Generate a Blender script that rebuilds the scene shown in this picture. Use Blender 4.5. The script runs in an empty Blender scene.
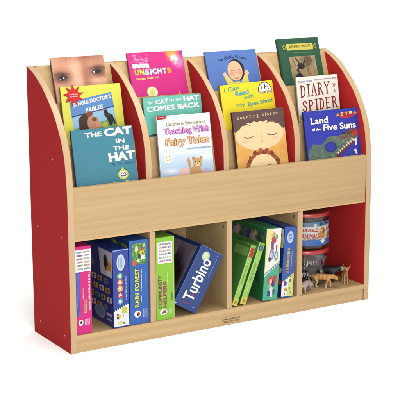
import bpy, bmesh, math, random
from mathutils import Vector, Matrix, noise
from mathutils.geometry import tessellate_polygon
random.seed(7)
sc = bpy.context.scene
COL = sc.collection
R = math.radians
PRINT = 0.465            # printed inks reflect less than the bright values seen under the studio light

# ------------------------------------------------------------------ colours and materials
def lin(v):
    v /= 255.0
    return v/12.92 if v <= .04045 else ((v+.055)/1.055)**2.4
def rgb(r, g, b, k=1.0): return (lin(r)*k, lin(g)*k, lin(b)*k, 1.0)

def new_mat(name, rough=.5, spec=.4):
    m = bpy.data.materials.new(name); m.use_nodes = True
    b = m.node_tree.nodes['Principled BSDF']
    b.inputs['Roughness'].default_value = rough
    b.inputs['Specular IOR Level'].default_value = spec
    return m, m.node_tree.nodes, m.node_tree.links, b

def wood(name, axis, ca, cb, rough=.42):
    m, N, L, b = new_mat(name, rough, .35)
    tc = N.new('ShaderNodeTexCoord')
    oi = N.new('ShaderNodeObjectInfo'); rv = N.new('ShaderNodeVectorMath'); rv.operation = 'SCALE'; rv.inputs[0].default_value = (3.1, 5.3, 4.7); L.new(oi.outputs['Random'], rv.inputs['Scale'])
    mp = N.new('ShaderNodeMapping'); L.new(tc.outputs['Object'], mp.inputs['Vector']); L.new(rv.outputs[0], mp.inputs['Location'])
    s = [9.0, 9.0, 9.0]; s[axis] = .55; mp.inputs['Scale'].default_value = s
    n1 = N.new('ShaderNodeTexNoise'); n1.inputs['Scale'].default_value = 2.6; n1.inputs['Detail'].default_value = 5; n1.inputs['Distortion'].default_value = .7
    L.new(mp.outputs[0], n1.inputs['Vector'])
    mp2 = N.new('ShaderNodeMapping'); L.new(tc.outputs['Object'], mp2.inputs['Vector'])
    s2 = [230.0, 230.0, 230.0]; s2[axis] = 3.5; mp2.inputs['Scale'].default_value = s2
    n2 = N.new('ShaderNodeTexNoise'); n2.inputs['Scale'].default_value = 1.6; n2.inputs['Detail'].default_value = 4
    L.new(mp2.outputs[0], n2.inputs['Vector'])
    wv = N.new('ShaderNodeTexWave'); wv.bands_direction = 'Z' if axis != 2 else 'X'
    wv.inputs['Scale'].default_value = 1.5; wv.inputs['Distortion'].default_value = 7; wv.inputs['Detail'].default_value = 3; wv.inputs['Detail Scale'].default_value = .8
    L.new(mp.outputs[0], wv.inputs['Vector'])
    a1 = N.new('ShaderNodeMath'); a1.operation = 'MULTIPLY_ADD'; a1.inputs[1].default_value = .40; L.new(n1.outputs['Fac'], a1.inputs[0])
    a0 = N.new('ShaderNodeMath'); a0.operation = 'MULTIPLY'; a0.inputs[1].default_value = .48; L.new(n2.outputs['Fac'], a0.inputs[0]); L.new(a0.outputs[0], a1.inputs[2])
    a2 = N.new('ShaderNodeMath'); a2.operation = 'MULTIPLY_ADD'; a2.inputs[1].default_value = .12; L.new(wv.outputs['Fac'], a2.inputs[0]); L.new(a1.outputs[0], a2.inputs[2])
    cr = N.new('ShaderNodeValToRGB'); cr.color_ramp.elements[0].position = .27; cr.color_ramp.elements[1].position = .74
    cr.color_ramp.elements[0].color = cb; cr.color_ramp.elements[1].color = ca
    L.new(a2.outputs[0], cr.inputs[0]); mr = N.new('ShaderNodeMapRange'); mr.inputs['To Min'].default_value = .94; mr.inputs['To Max'].default_value = 1.05; L.new(oi.outputs['Random'], mr.inputs['Value'])
    mm = N.new('ShaderNodeMix'); mm.data_type = 'RGBA'; mm.blend_type = 'MULTIPLY'; mm.inputs['Factor'].default_value = 1; L.new(cr.outputs[0], mm.inputs['A']); L.new(mr.outputs[0], mm.inputs['B']); L.new(mm.outputs['Result'], b.inputs['Base Color'])
    rr_ = N.new('ShaderNodeMapRange'); rr_.inputs['To Min'].default_value = rough-.08; rr_.inputs['To Max'].default_value = rough+.12; L.new(n1.outputs['Fac'], rr_.inputs['Value']); L.new(rr_.outputs[0], b.inputs['Roughness'])
    bp = N.new('ShaderNodeBump'); bp.inputs['Strength'].default_value = .05; bp.inputs['Distance'].default_value = .001
    L.new(n2.outputs['Fac'], bp.inputs['Height']); L.new(bp.outputs[0], b.inputs['Normal'])
    return m

WA, WB = (.330, .228, .112, 1), (.254, .166, .075, 1)
M = {}
M['wood_x'] = wood('maple_laminate_long', 0, WA, WB)
M['wood_z'] = wood('maple_laminate_tall', 2, WA, WB)
M['wood_y'] = wood('maple_laminate_deep', 1, WA, WB)
M['edge'] = wood('maple_edge_band', 2, (.328, .226, .127, 1), (.270, .179, .094, 1), .38)
M['edge_x'] = wood('maple_edge_band_long', 0, (.36, .245, .12, 1), (.305, .198, .09, 1), .38)

def red_mat():
    m, N, L, b = new_mat('red_laminate', .6, .02)
    tc = N.new('ShaderNodeTexCoord'); n = N.new('ShaderNodeTexNoise'); n.inputs['Scale'].default_value = 35; n.inputs['Detail'].default_value = 5
    L.new(tc.outputs['Object'], n.inputs['Vector'])
    cr = N.new('ShaderNodeValToRGB'); cr.color_ramp.elements[0].color = (.272, .0150, .0155, 1); cr.color_ramp.elements[1].color = (.287, .0160, .0162, 1)
    cr.color_ramp.elements[0].position = .3; cr.color_ramp.elements[1].position = .7
    L.new(n.outputs['Fac'], cr.inputs[0]); L.new(cr.outputs[0], b.inputs['Base Color'])
    n3 = N.new('ShaderNodeTexNoise'); n3.inputs['Scale'].default_value = 900; L.new(tc.outputs['Object'], n3.inputs['Vector'])
    bp = N.new('ShaderNodeBump'); bp.inputs['Strength'].default_value = .08; bp.inputs['Distance'].default_value = .0006
    L.new(n3.outputs['Fac'], bp.inputs['Height']); L.new(bp.outputs[0], b.inputs['Normal'])
    return m
M['red'] = red_mat()

def ink_mat(name, rough, spec, bump=0.0):
    m, N, L, b = new_mat(name, rough, spec)
    a = N.new('ShaderNodeVertexColor'); a.layer_name = 'ink'
    tc = N.new('ShaderNodeTexCoord'); n = N.new('ShaderNodeTexNoise'); n.inputs['Scale'].default_value = 420; n.inputs['Detail'].default_value = 2
    L.new(tc.outputs['Object'], n.inputs['Vector'])
    mr = N.new('ShaderNodeMapRange'); mr.inputs['To Min'].default_value = .93; mr.inputs['To Max'].default_value = 1.07
    L.new(n.outputs['Fac'], mr.inputs['Value'])
    mx = N.new('ShaderNodeMix'); mx.data_type = 'RGBA'; mx.blend_type = 'MULTIPLY'; mx.inputs['Factor'].default_value = 1
    L.new(a.outputs['Color'], mx.inputs['A']); L.new(mr.outputs[0], mx.inputs['B']); L.new(mx.outputs['Result'], b.inputs['Base Color'])
    if bump:
        bp = N.new('ShaderNodeBump'); bp.inputs['Strength'].default_value = bump; bp.inputs['Distance'].default_value = .0008
        n5 = N.new('ShaderNodeTexNoise'); n5.inputs['Scale'].default_value = 300; L.new(tc.outputs['Object'], n5.inputs['Vector'])
        L.new(n5.outputs['Fac'], bp.inputs['Height']); L.new(bp.outputs[0], b.inputs['Normal'])
    return m
M['ink'] = ink_mat('printed_paper', .38, .35)
M['toy'] = ink_mat('painted_vinyl', .5, .3, .25)

def flat(name, col, rough=.5, spec=.4, metal=0):
    m, N, L, b = new_mat(name, rough, spec)
    tc = N.new('ShaderNodeTexCoord'); n = N.new('ShaderNodeTexNoise'); n.inputs['Scale'].default_value = 60; n.inputs['Detail'].default_value = 3
    L.new(tc.outputs['Object'], n.inputs['Vector'])
    cr = N.new('ShaderNodeValToRGB')
    cr.color_ramp.elements[0].color = tuple(c*.93 for c in col[:3])+(1,); cr.color_ramp.elements[1].color = tuple(min(1, c*1.07) for c in col[:3])+(1,)
    L.new(n.outputs['Fac'], cr.inputs[0]); L.new(cr.outputs[0], b.inputs['Base Color'])
    b.inputs['Metallic'].default_value = metal
    return m
def pages_mat():
    m, N, L, b = new_mat('paper_pages', .8, .2)
    tc = N.new('ShaderNodeTexCoord'); mp = N.new('ShaderNodeMapping'); mp.inputs['Scale'].default_value = (3, 1500, 3)
    L.new(tc.outputs['Object'], mp.inputs['Vector'])
    n = N.new('ShaderNodeTexNoise'); n.inputs['Scale'].default_value = 1; L.new(mp.outputs[0], n.inputs['Vector'])
    cr = N.new('ShaderNodeValToRGB'); cr.color_ramp.elements[0].color = (.42, .40, .36, 1); cr.color_ramp.elements[1].color = (.62, .6, .55, 1)
    L.new(n.outputs['Fac'], cr.inputs[0]); L.new(cr.outputs[0], b.inputs['Base Color'])
    return m
M['pages'] = pages_mat()
M['lid'] = flat('red_plastic', (.24, .015, .017), .35, .5)
M['metal'] = flat('zinc_screw', (.30, .20, .19), .45, .4, .5)
M['pin'] = flat('dark_fitting', (.06, .045, .03), .5, .4)
M['plate'] = flat('bronze_plate', (.30, .20, .085), .45, .4)

def clear_mat():
    m = bpy.data.materials.new('clear_plastic'); m.use_nodes = True
    N, L = m.node_tree.nodes, m.node_tree.links
    N.remove(N['Principled BSDF'])
    out = N['Material Output']
    t = N.new('ShaderNodeBsdfTransparent'); t.inputs[0].default_value = (.93, .94, .95, 1)
    g = N.new('ShaderNodeBsdfGlossy'); g.inputs['Roughness'].default_value = .08
    lw = N.new('ShaderNodeLayerWeight'); lw.inputs[0].default_value = .5
    pw = N.new('ShaderNodeMath'); pw.operation = 'POWER'; pw.inputs[1].default_value = 4.0; L.new(lw.outputs['Facing'], pw.inputs[0])
    fr = N.new('ShaderNodeMath'); fr.operation = 'MULTIPLY_ADD'; fr.inputs[1].default_value = .6; fr.inputs[2].default_value = .045; L.new(pw.outputs[0], fr.inputs[0])
    mx = N.new('ShaderNodeMixShader'); L.new(fr.outputs[0], mx.inputs[0]); L.new(t.outputs[0], mx.inputs[1]); L.new(g.outputs[0], mx.inputs[2])
    L.new(mx.outputs[0], out.inputs['Surface'])
    return m
M['clear'] = clear_mat()
def floor_mat():
    m, N, L, b = new_mat('white_seamless_paper', .9, .0)
    tc = N.new('ShaderNodeTexCoord'); n = N.new('ShaderNodeTexNoise'); n.inputs['Scale'].default_value = 3
    L.new(tc.outputs['Object'], n.inputs['Vector'])
    cr = N.new('ShaderNodeValToRGB'); cr.color_ramp.elements[0].color = (.90, .90, .90, 1); cr.color_ramp.elements[1].color = (.92, .92, .92, 1)
    L.new(n.outputs['Fac'], cr.inputs[0]); L.new(cr.outputs[0], b.inputs['Base Color'])
    return m
M['floor'] = floor_mat()

# ------------------------------------------------------------------ mesh helpers
def link(name, me, mat, parent=None):
    o = bpy.data.objects.new(name, me); COL.objects.link(o)
    for m in (mat if isinstance(mat, (list, tuple)) else [mat]): me.materials.append(m)
    if parent: o.parent = parent
    return o
def empty(name, label, cat, loc=(0, 0, 0), group=None, matrix=None):
    o = bpy.data.objects.new(name, None); COL.objects.link(o); o.empty_display_size = .03
    if matrix is not None: o.matrix_world = matrix
    else: o.location = loc
    o['label'] = label; o['category'] = cat
    if group: o['group'] = group
    return o
def bm_box(bm, x0, x1, y0, y1, z0, z1, mi=0):
    v = [bm.verts.new(p) for p in ((x0,y0,z0),(x1,y0,z0),(x1,y1,z0),(x0,y1,z0),(x0,y0,z1),(x1,y0,z1),(x1,y1,z1),(x0,y1,z1))]
    for f in ((0,3,2,1),(4,5,6,7),(0,1,5,4),(1,2,6,5),(2,3,7,6),(3,0,4,7)):
        fc = bm.faces.new([v[i] for i in f]); fc.material_index = mi
    return v
def done(bm, name, mat, parent=None, bevel=0, seg=2, smooth=False):
    if bevel:
        bmesh.ops.bevel(bm, geom=[e for e in bm.edges if len(e.link_faces) == 2 and e.calc_face_angle(0) > .6], offset=bevel, segments=seg, affect='EDGES', profile=.5)
    bmesh.ops.recalc_face_normals(bm, faces=bm.faces)
    me = bpy.data.meshes.new(name); bm.to_mesh(me); bm.free()
    if smooth:
        for p in me.polygons: p.use_smooth = True
    return link(name, me, mat, parent)
def box(name, dims, mat, parent=None, bevel=.0012):
    bm = bmesh.new(); bm_box(bm, *dims); return done(bm, name, mat, parent, bevel)
def extrude_x(name, prof, x0, x1, mat, parent=None, bevel=0):
    """prof: list of (y, z); a prism between x0 and x1"""
    bm = bmesh.new()
    a = [bm.verts.new((x0, y, z)) for y, z in prof]; b = [bm.verts.new((x1, y, z)) for y, z in prof]
    n = len(prof)
    bm.faces.new(a); bm.faces.new(b[::-1])
    for i in range(n):
        j = (i+1) % n; bm.faces.new((a[i], b[i], b[j], a[j]))
    return done(bm, name, mat, parent, bevel)
def set_ink(me, colfn=None, const=None):
    at = me.color_attributes.new('ink', 'FLOAT_COLOR', 'POINT')
    for i, v in enumerate(me.vertices):
        at.data[i].color = const if const else colfn(v.co)

# ------------------------------------------------------------------ text as 2-D meshes
_tc = {}
def text_geom(s, bold=.02):
    k = (s, bold)
    if k in _tc: return _tc[k]
    cu = bpy.data.curves.new('tmp', 'FONT'); cu.body = s; cu.offset = bold; cu.resolution_u = 4; cu.fill_mode = 'FRONT'
    o = bpy.data.objects.new('tmp', cu); COL.objects.link(o)
    dg = bpy.context.evaluated_depsgraph_get(); dg.update()
    me = bpy.data.meshes.new_from_object(o.evaluated_get(dg))
    V = [(v.co.x, v.co.y) for v in me.vertices]; F = [tuple(p.vertices) for p in me.polygons]
    bpy.data.objects.remove(o); bpy.data.meshes.remove(me); bpy.data.curves.remove(cu)
    x0 = min(v[0] for v in V); x1 = max(v[0] for v in V); y0 = min(v[1] for v in V); y1 = max(v[1] for v in V)
    V = [((a-x0)/(x1-x0), (b-y0)/(y1-y0)) for a, b in V]
    _tc[k] = (V, F, x1-x0, y1-y0); return _tc[k]

class Art:
    """flat printed work laid on a face: P(u, t) gives a local point (t runs down from the top edge), n the outward normal"""
    def __init__(s, P, n): s.P, s.n, s.V, s.F, s.C, s.j = P, Vector(n), [], [], [], 0
    def add(s, pts, faces, col, layer):
        s.j = (s.j+1) % 40
        b = len(s.V); off = s.n*(.00025+.00014*layer+.000002*s.j)
        for i, (u, t) in enumerate(pts):
            s.V.append(s.P(u, t)+off)
            c = col[i] if isinstance(col, list) else col
            s.C.append(rgb(*c, PRINT))
        for f in faces: s.F.append(tuple(b+i for i in f))
    def poly(s, pts, col, layer=1):
        tri = tessellate_polygon([[Vector((u, t, 0)) for u, t in pts]])
        s.add(pts, tri, col, layer)
    def rect(s, u0, t0, u1, t1, col, layer=1): s.poly([(u0,t0),(u1,t0),(u1,t1),(u0,t1)], col, layer)
    def ell(s, cu, ct, ru, rt, col, layer=1, a0=0, a1=360, n=28, rot=0):
        pts = []
        full = a1-a0 >= 360
        for i in range(n if full else n+1):
            a = R(a0+(a1-a0)*i/n); x, y = ru*math.cos(a), -rt*math.sin(a)
            c, q = math.cos(R(rot)), math.sin(R(rot)); pts.append((cu+x*c-y*q, ct+x*q+y*c))
        s.poly(pts, col, layer)
    def stroke(s, pts, w, col, layer=1, asp=1.0):
        """polyline of width w (in u units); asp = height of the t unit / width of the u unit"""
        for k in range(len(pts)-1):
            (a, b), (c, d) = pts[k], pts[k+1]
            dx, dy = c-a, (d-b)*asp; l = math.hypot(dx, dy) or 1; nx, ny = -dy/l*w/2, dx/l*w/2
            ex, ey = dx/l*w*.35, dy/l*w*.35
            s.add([(a+nx-ex, b+(ny-ey)/asp), (a-nx-ex, b+(-ny-ey)/asp), (c-nx+ex, d+(-ny+ey)/asp), (c+nx+ex, d+(ny+ey)/asp)], [(0,1,2,3)], col, layer+.02*k)
    def arc(s, cu, ct, ru, rt, a0, a1, w, col, layer=1, asp=1.0, n=12):
        s.stroke([(cu+ru*math.cos(R(a0+(a1-a0)*i/n)), ct-rt*math.sin(R(a0+(a1-a0)*i/n))) for i in range(n+1)], w, col, layer, asp)
    def star(s, cu, ct, r1, r2, n, col, layer, asp=1.0, rot=0):
        s.poly([(cu+(r1 if i % 2 == 0 else r2)*math.cos(R(rot+180*i/n)), ct-(r1 if i % 2 == 0 else r2)*math.sin(R(rot+180*i/n))/asp) for i in range(2*n)], col, layer)
    def blob(s, cu, ct, ru, rt, col, layer=1, seed=0, rough=.25, n=26):
        pts = []
        for i in range(n):
            a = math.tau*i/n; k = 1+rough*noise.noise(Vector((math.cos(a)*1.7+seed*3.1, math.sin(a)*1.7, seed*1.3)))*2
            pts.append((cu+ru*k*math.cos(a), ct-rt*k*math.sin(a)))
        s.poly(pts, col, layer)
    def text(s, st, u0, t0, u1, t1, col, layer=3, bold=.02, rot=0, tilt=0, warp=None):
        if 'M' in st and bold:      # the heavy offset folds this letter: thicken by overprinting instead
            V, F, wd, hd = text_geom(st, 0)
            b = bold*.8; sh = [(-b/wd, -b/hd), (b/wd, -b/hd), (-b/wd, b/hd), (b/wd, b/hd), (0, 0)]
        else: V, F, wd, hd = text_geom(st, bold); sh = [(0, 0)]
        V0 = V
        for k_, (ax, ay) in enumerate(sh):
            V = [(x+ax, y+ay) for x, y in V0]
            s._stamp(V, F, u0, t0, u1, t1, col, layer+.03*k_, rot, tilt, warp)
    def _stamp(s, V, F, u0, t0, u1, t1, col, layer, rot, tilt, warp):
        if rot == 90: pts = [(u1+(u0-u1)*y, t1+(t0-t1)*x) for x, y in V]
        else: pts = [(u0+(u1-u0)*x, t1+(t0-t1)*y-tilt*x) for x, y in V]
        if warp: pts = [warp(*p) for p in pts]
        s.add(pts, F, col, layer)
    def greek(s, u0, t0, u1, t1, cols, layer=2, rows=4, seed=1, vert=False, fill=.62):
        """rows of small print too fine to read"""
        rr = random.Random(seed)
        for i in range(rows):
            a = i/rows; x = rr.uniform(0, .05); c = rr.choice(cols); k = rr.randint(3, 8)
            while x < .985:
                w = min(rr.choice((.007, .012, .016, .020)), .985-x+.004)
                h0 = rr.choice((0, .0, .22)); h1 = fill/rows
                if vert: s.rect(u0+(u1-u0)*(a+h0*h1), t1-(t1-t0)*(x+w), u0+(u1-u0)*(a+h1), t1-(t1-t0)*x, c, layer)
                else: s.rect(u0+(u1-u0)*x, t0+(t1-t0)*(a+h0*h1), u0+(u1-u0)*(x+w), t0+(t1-t0)*(a+h1), c, layer)
                x += w+.006; k -= 1
                if k <= 0: x += .022; k = rr.randint(2, 8); c = rr.choice(cols)
    def grid(s, u0, t0, u1, t1, nx, ny, fn, layer=1):
        pts, cols, F = [], [], []
        for j in range(ny+1):
            for i in range(nx+1):
                a, b = i/nx, j/ny
                pts.append((u0+(u1-u0)*a, t0+(t1-t0)*b)); cols.append(tuple(max(0, min(255, q)) for q in fn(a, b)))
        for j in range(ny):
            for i in range(nx):
                k = j*(nx+1)+i; F.append((k, k+1, k+nx+2, k+nx+1))
        s.add(pts, F, cols, layer)
    def build(s, name, parent):
        if not s.V: return None
        me = bpy.data.meshes.new(name); me.from_pydata([tuple(v) for v in s.V], [], s.F)
        at = me.color_attributes.new('ink', 'FLOAT_COLOR', 'POINT')
        for i, c in enumerate(s.C): at.data[i].color = c
        return link(name, me, M['ink'], parent)

def mix(a, b, k):
    k = max(0, min(1, k)); return tuple(x+(y-x)*k for x, y in zip(a, b))
def gau(x, y, cx, cy, rx, ry): return math.exp(-(((x-cx)/rx)**2+((y-cy)/ry)**2))
def nz(x, y, s, k=0): return noise.noise(Vector((x*s, y*s, k*7.7)))
def fbm(x, y, s, k=0): return nz(x, y, s, k)*.55+nz(x, y, s*2.1, k+1)*.3+nz(x, y, s*4.3, k+2)*.2

WHITE = (250, 250, 248)

# ------------------------------------------------------------------ the setting: white sweep under the bookcase
bm = bmesh.new()
vs = [bm.verts.new((x, y, 0)) for x, y in ((-80, -80), (80, -80), (80, 80), (-80, 80))]
bm.faces.new(vs)
fl = done(bm, 'floor', M['floor']); fl['kind'] = 'structure'

# ------------------------------------------------------------------ the bookcase
W, T, D, H = 1.2, .0212, .2894, .8972
Z_LIP, Z_LOW, Z_S = .5387, .3660, .0591
ARC = [(0, .45), (.001, .50), (.0055, .56), (.016, .63), (.034, .68), (.056, .72), (.084, .76), (.112, .79), (.155, .829), (.2, .861), (.25, .886), (.283, .8962), (.2894, .8972)]
def smooth_arc(pts, n=5):
    out = []
    for i in range(len(pts)-1):
        p0 = pts[max(i-1, 0)]; p1, p2 = pts[i], pts[i+1]; p3 = pts[min(i+2, len(pts)-1)]
        for k in range(n):
            t = k/n
            out.append(tuple(.5*((2*b)+(c-a)*t+(2*a-5*b+4*c-d)*t*t+(3*b-a-3*c+d)*t**3) for a, b, c, d in zip(p0, p1, p2, p3)))
    out.append(pts[-1]); return out
ARC = smooth_arc(ARC)
shelf = empty('bookcase', 'wooden bookcase with red curved sides, three sloping book tiers and four cubbies below', 'bookcase')

def banded(name, curve, back, x0, x1, closed_front):
    """red board with a maple band round its edge; curve runs bottom to top along the front"""
    outer = curve + [(back, curve[-1][1]), (back, curve[0][1])] if curve[-1][0] < back else curve+[(back, curve[0][1])]
    bt = .0016; n = len(outer); inner = []
    for i in range(n):
        p, q, r = Vector(outer[i-1]), Vector(outer[i]), Vector(outer[(i+1) % n])
        d1, d2 = (q-p).normalized(), (r-q).normalized()
        n1, n2 = Vector((-d1.y, d1.x)), Vector((-d2.y, d2.x))
        m = n1+n2; m = m/m.length if m.length > 1e-6 else n1
        k = bt/max(.4, m.dot(n1)); inner.append(q+m*k)
    # orientation: pick the side that lies inside
    cx = sum(v[0] for v in outer)/n; cz = sum(v[1] for v in outer)/n
    if (inner[0]-Vector((cx, cz))).length > (Vector(outer[0])-Vector((cx, cz))).length:
        inner = [Vector(o)*2-i_ for o, i_ in zip(map(Vector, outer), inner)]
    core = extrude_x(name, [tuple(v) for v in inner], x0, x1, M['red'], shelf)
    bm = bmesh.new()
    e = .0003; rings = []
    for x, off in ((x0-e, inner), (x0-e*.0, outer), (x1+e*.0, outer), (x1+e, inner)):
        rings.append([bm.verts.new((x, v[0], v[1])) for v in off])
    rings[0] = rings[0]; 
    for a in range(3):
        for i in range(n):
            j = (i+1) % n; bm.faces.new((rings[a][i], rings[a][j], rings[a+1][j], rings[a+1][i]))
    done(bm, 'edge_band', M['edge'], core)
    return core

side_curve = [(0, 0.0)]+[(0, z) for z in (.1, .2, .3, .4)]+ARC
lside = banded('side_panel', side_curve, D, 0, T, True)
rside = banded('side_panel', side_curve, D, W-T, W, True)
def screw(x, y, z, nx, parent):
    bm = bmesh.new()
    bmesh.ops.create_cone(bm, cap_ends=True, segments=16, radius1=.0034, radius2=.0028, depth=.0014, matrix=Matrix.Translation((x, y, z)) @ Matrix.Rotation(R(90*nx), 4, 'Y'))
    done(bm, 'screw', M['metal'], parent)
for y, z in ((.104, .618), (.05, .375), (.237, .05), (.046, .051), (.237, .375)): screw(-.0002, y, z, -1, lside)
for y, z in ((.104, .618), (.05, .375), (.237, .05), (.046, .051), (.237, .375)): screw(W+.0002, y, z, 1, rside)

XD = [(.2913, .3124), (.589, .6077), (.8809, .9020)]
cols = [(T, XD[0][0]), (XD[0][1], XD[1][0]), (XD[1][1], XD[2][0]), (XD[2][1], W-T)]
for i, (a, b) in enumerate(XD):
    banded('display_divider', smooth_arc([(.0220, .3862), (.0220, .47), (.0220, .55), (.0242, .60), (.0300, .64), (.0420, .683), (.0580, .7185), (.0845, .7585)], 4)+[q for q in ARC if .088 < q[0] < .276], .2768, a, b, True)
    o = box('cubby_divider', (a, b, .0034, .2768, Z_S+.0003, Z_LOW-.0006), M['wood_z'], shelf)
    bmx = bmesh.new(); bm_box(bmx, a+.0004, b-.0004, .0022, .0033, Z_S+.0005, Z_LOW-.0008); done(bmx, 'edge_band', M['edge'], o)
# small dark connector fittings near the top of two cubby dividers
for x in (.589, .8809):
    bmx = bmesh.new(); bm_box(bmx, x-.0018, x-.0001, .022, .0275, .339, .349); done(bmx, 'connector', M['pin'], shelf, .0006)
lip = box('display_lip', (T+.0003, W-T-.0012, .0036, .0212, Z_LOW, Z_LIP), M['wood_x'], shelf, .0014)
# seam line a finger's width in from the left end, as the edge band of the lip
box('lip_edge_band', (T+.0006, W-T-.0015, .0028, .0034, Z_LOW+.0004, Z_LOW+.0072), M['edge_x'], shelf, 0)
box('cubby_top', (T+.0003, W-T-.0003, .0216, .2768, .3664, .3856), M['wood_x'], shelf)
bs = box('bottom_shelf', (T+.0003, W-T-.0003, .0022, .2768, .0425, Z_S), M['wood_x'], shelf)
box('edge_band', (T+.0006, W-T-.0006, .0008, .0021, .0428, Z_S-.0004), M['edge_x'], bs, .0003)
kick = box('kick_board', (T+.0003, W-T-.0012, .0042, .021, .0006, .0421), M['wood_x'], shelf, .0012)
box('back_panel', (T+.0003, W-T-.0003, .2772, .2886, .001, .8962), M['wood_x'], shelf)
# name plate on the kick board
pl = bmesh.new(); bm_box(pl, .568, .646, .0034, .0041, .0072, .0292)
plate = done(pl, 'name_plate', M['plate'], kick, .0003)
# (its lettering is printed on it below)

def sloped_board(name, x0, x1, ytop, ztop, th, length, thick, parent):
    s, c = math.sin(R(th)), math.cos(R(th))
    p = [(ytop, ztop), (ytop+thick*c, ztop-thick*s), (ytop+thick*c-length*s, ztop-thick*s-length*c), (ytop-length*s, ztop-length*c)]
    return extrude_x(name, p, x0, x1, M['wood_x'], parent, .0009)
TRAY = {1: .505, 2: .626, 3: .745}
for a, b in cols:
    a += .0005; b -= .0005
    sloped_board('display_board', a, b, .0995, .660, 11, .19, .009, shelf)
    sloped_board('display_board', a, b, .183, .7835, 11, .19, .009, shelf)
    sloped_board('display_board', a, b, .2665, .8958, 18, .20, .009, shelf)
    box('book_tray', (a, b, 0.0216, .0640, .4962, TRAY[1]-.0004), M['wood_x'], shelf, 0)
    box('book_tray', (a, b, .1015, .1500, .6150, TRAY[2]-.0004), M['wood_x'], shelf, 0)
    box('book_tray', (a, b, .1855, .2160, .7340, TRAY[3]-.0004), M['wood_x'], shelf, 0)

pa = Art(lambda u, t: Vector((.568+.078*u, .0033, .0292-.022*t)), (0, -1, 0))
pa.text('Early Childhood', .06, .16, .93, .54, (58, 46, 30), 1, .015)
pa.rect(.05, .64, .95, .68, (58, 46, 30), 1)
pa.text('RESOURCES', .10, .74, .92, .92, (58, 46, 30), 1, .02)
pa.build('lettering', plate)

# ------------------------------------------------------------------ books
def book(name, label, tl, th, w, hvis, roll, tier, thick, cover, spine, art, group='picture books on the display'):
    Rm = Matrix.Rotation(-R(th), 4, 'X') @ Matrix.Rotation(-R(roll), 4, 'Y')
    zl = Rm @ Vector((0, 0, 1))
    h = (tl[2]-TRAY[tier])/zl.z - .0002
    org = Vector(tl)-zl*h
    root = empty(name, label, 'book', group=group, matrix=Matrix.Translation(org) @ Rm)
    ct = .0016
    bm = bmesh.new()
    bm_box(bm, 0, w, 0, ct, 0, h); bm_box(bm, 0, w, thick-ct, thick, 0, h); bm_box(bm, -.0006, ct, .0002, thick-.0002, 0.0002, h-.0002)
    cv = done(bm, 'cover', M['ink'], root, .0005, 1)
    s_, c_ = rgb(*spine, PRINT), rgb(*cover, PRINT)
    set_ink(cv.data, lambda co: s_ if co.x < .0012 and co.y > .0011 else c_)
    bm = bmesh.new(); bm_box(bm, ct, w-.003, ct, thick-ct, .003, h-.003); done(bm, 'pages', M['pages'], root)
    P = lambda u, t: Vector((u*w, 0, h-t*hvis))
    pic, ttl = Art(P, (0, -1, 0)), Art(P, (0, -1, 0))
    art(pic, ttl, hvis/w)
    pic.build('cover_picture', root)
    ttl.build('title', root)
    return root

# -- tier 1
def art_teal(p, t, a):
    c = WHITE
    t.text('THE', .21, .065, .485, .150, c, 3, .035, tilt=.006)
    t.text('CAT', .525, .018, .985, .158, c, 3, .05, tilt=.010)
    t.text('IN', .70, .215, .845, .295, c, 3, .035)
    t.text('THE', .645, .345, .905, .425, c, 3, .035)
    t.text('HAT', .555, .455, .995, .615, c, 3, .05, tilt=.008)
    t.text('By Dr. Seuss', .60, .645, .965, .685, (40, 62, 120), 3, .01)
    p.ell(.765, .855, .093, .105, (52, 100, 92), 2)
    p.poly([(.73, .79), (.765, .725), (.80, .79)], (205, 215, 120), 3)
    p.ell(.765, .86, .085, .092, (196, 212, 92), 3)
    p.ell(.765, .86, .058, .062, (238, 240, 236), 4)
    p.arc(.748, .86, .022, .026, 50, 320, .014, (96, 60, 140), 5, a)
    p.arc(.788, .86, .020, .026, -130, 140, .014, (96, 60, 140), 5, a)
    p.ell(.60, .985, .018, .018, (230, 200, 70), 3); p.ell(.82, .985, .03, .016, (235, 225, 190), 3)
    p.rect(.055, .985, .45, .995, (60, 118, 140), 2)
book('picture_book', 'teal picture book with large white title capitals, in the front row at the left end', (.0512, .0734, .7087), 11, .2183, .1806, .46, 1, .010, (66, 134, 156), (24, 36, 44), art_teal)

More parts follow.
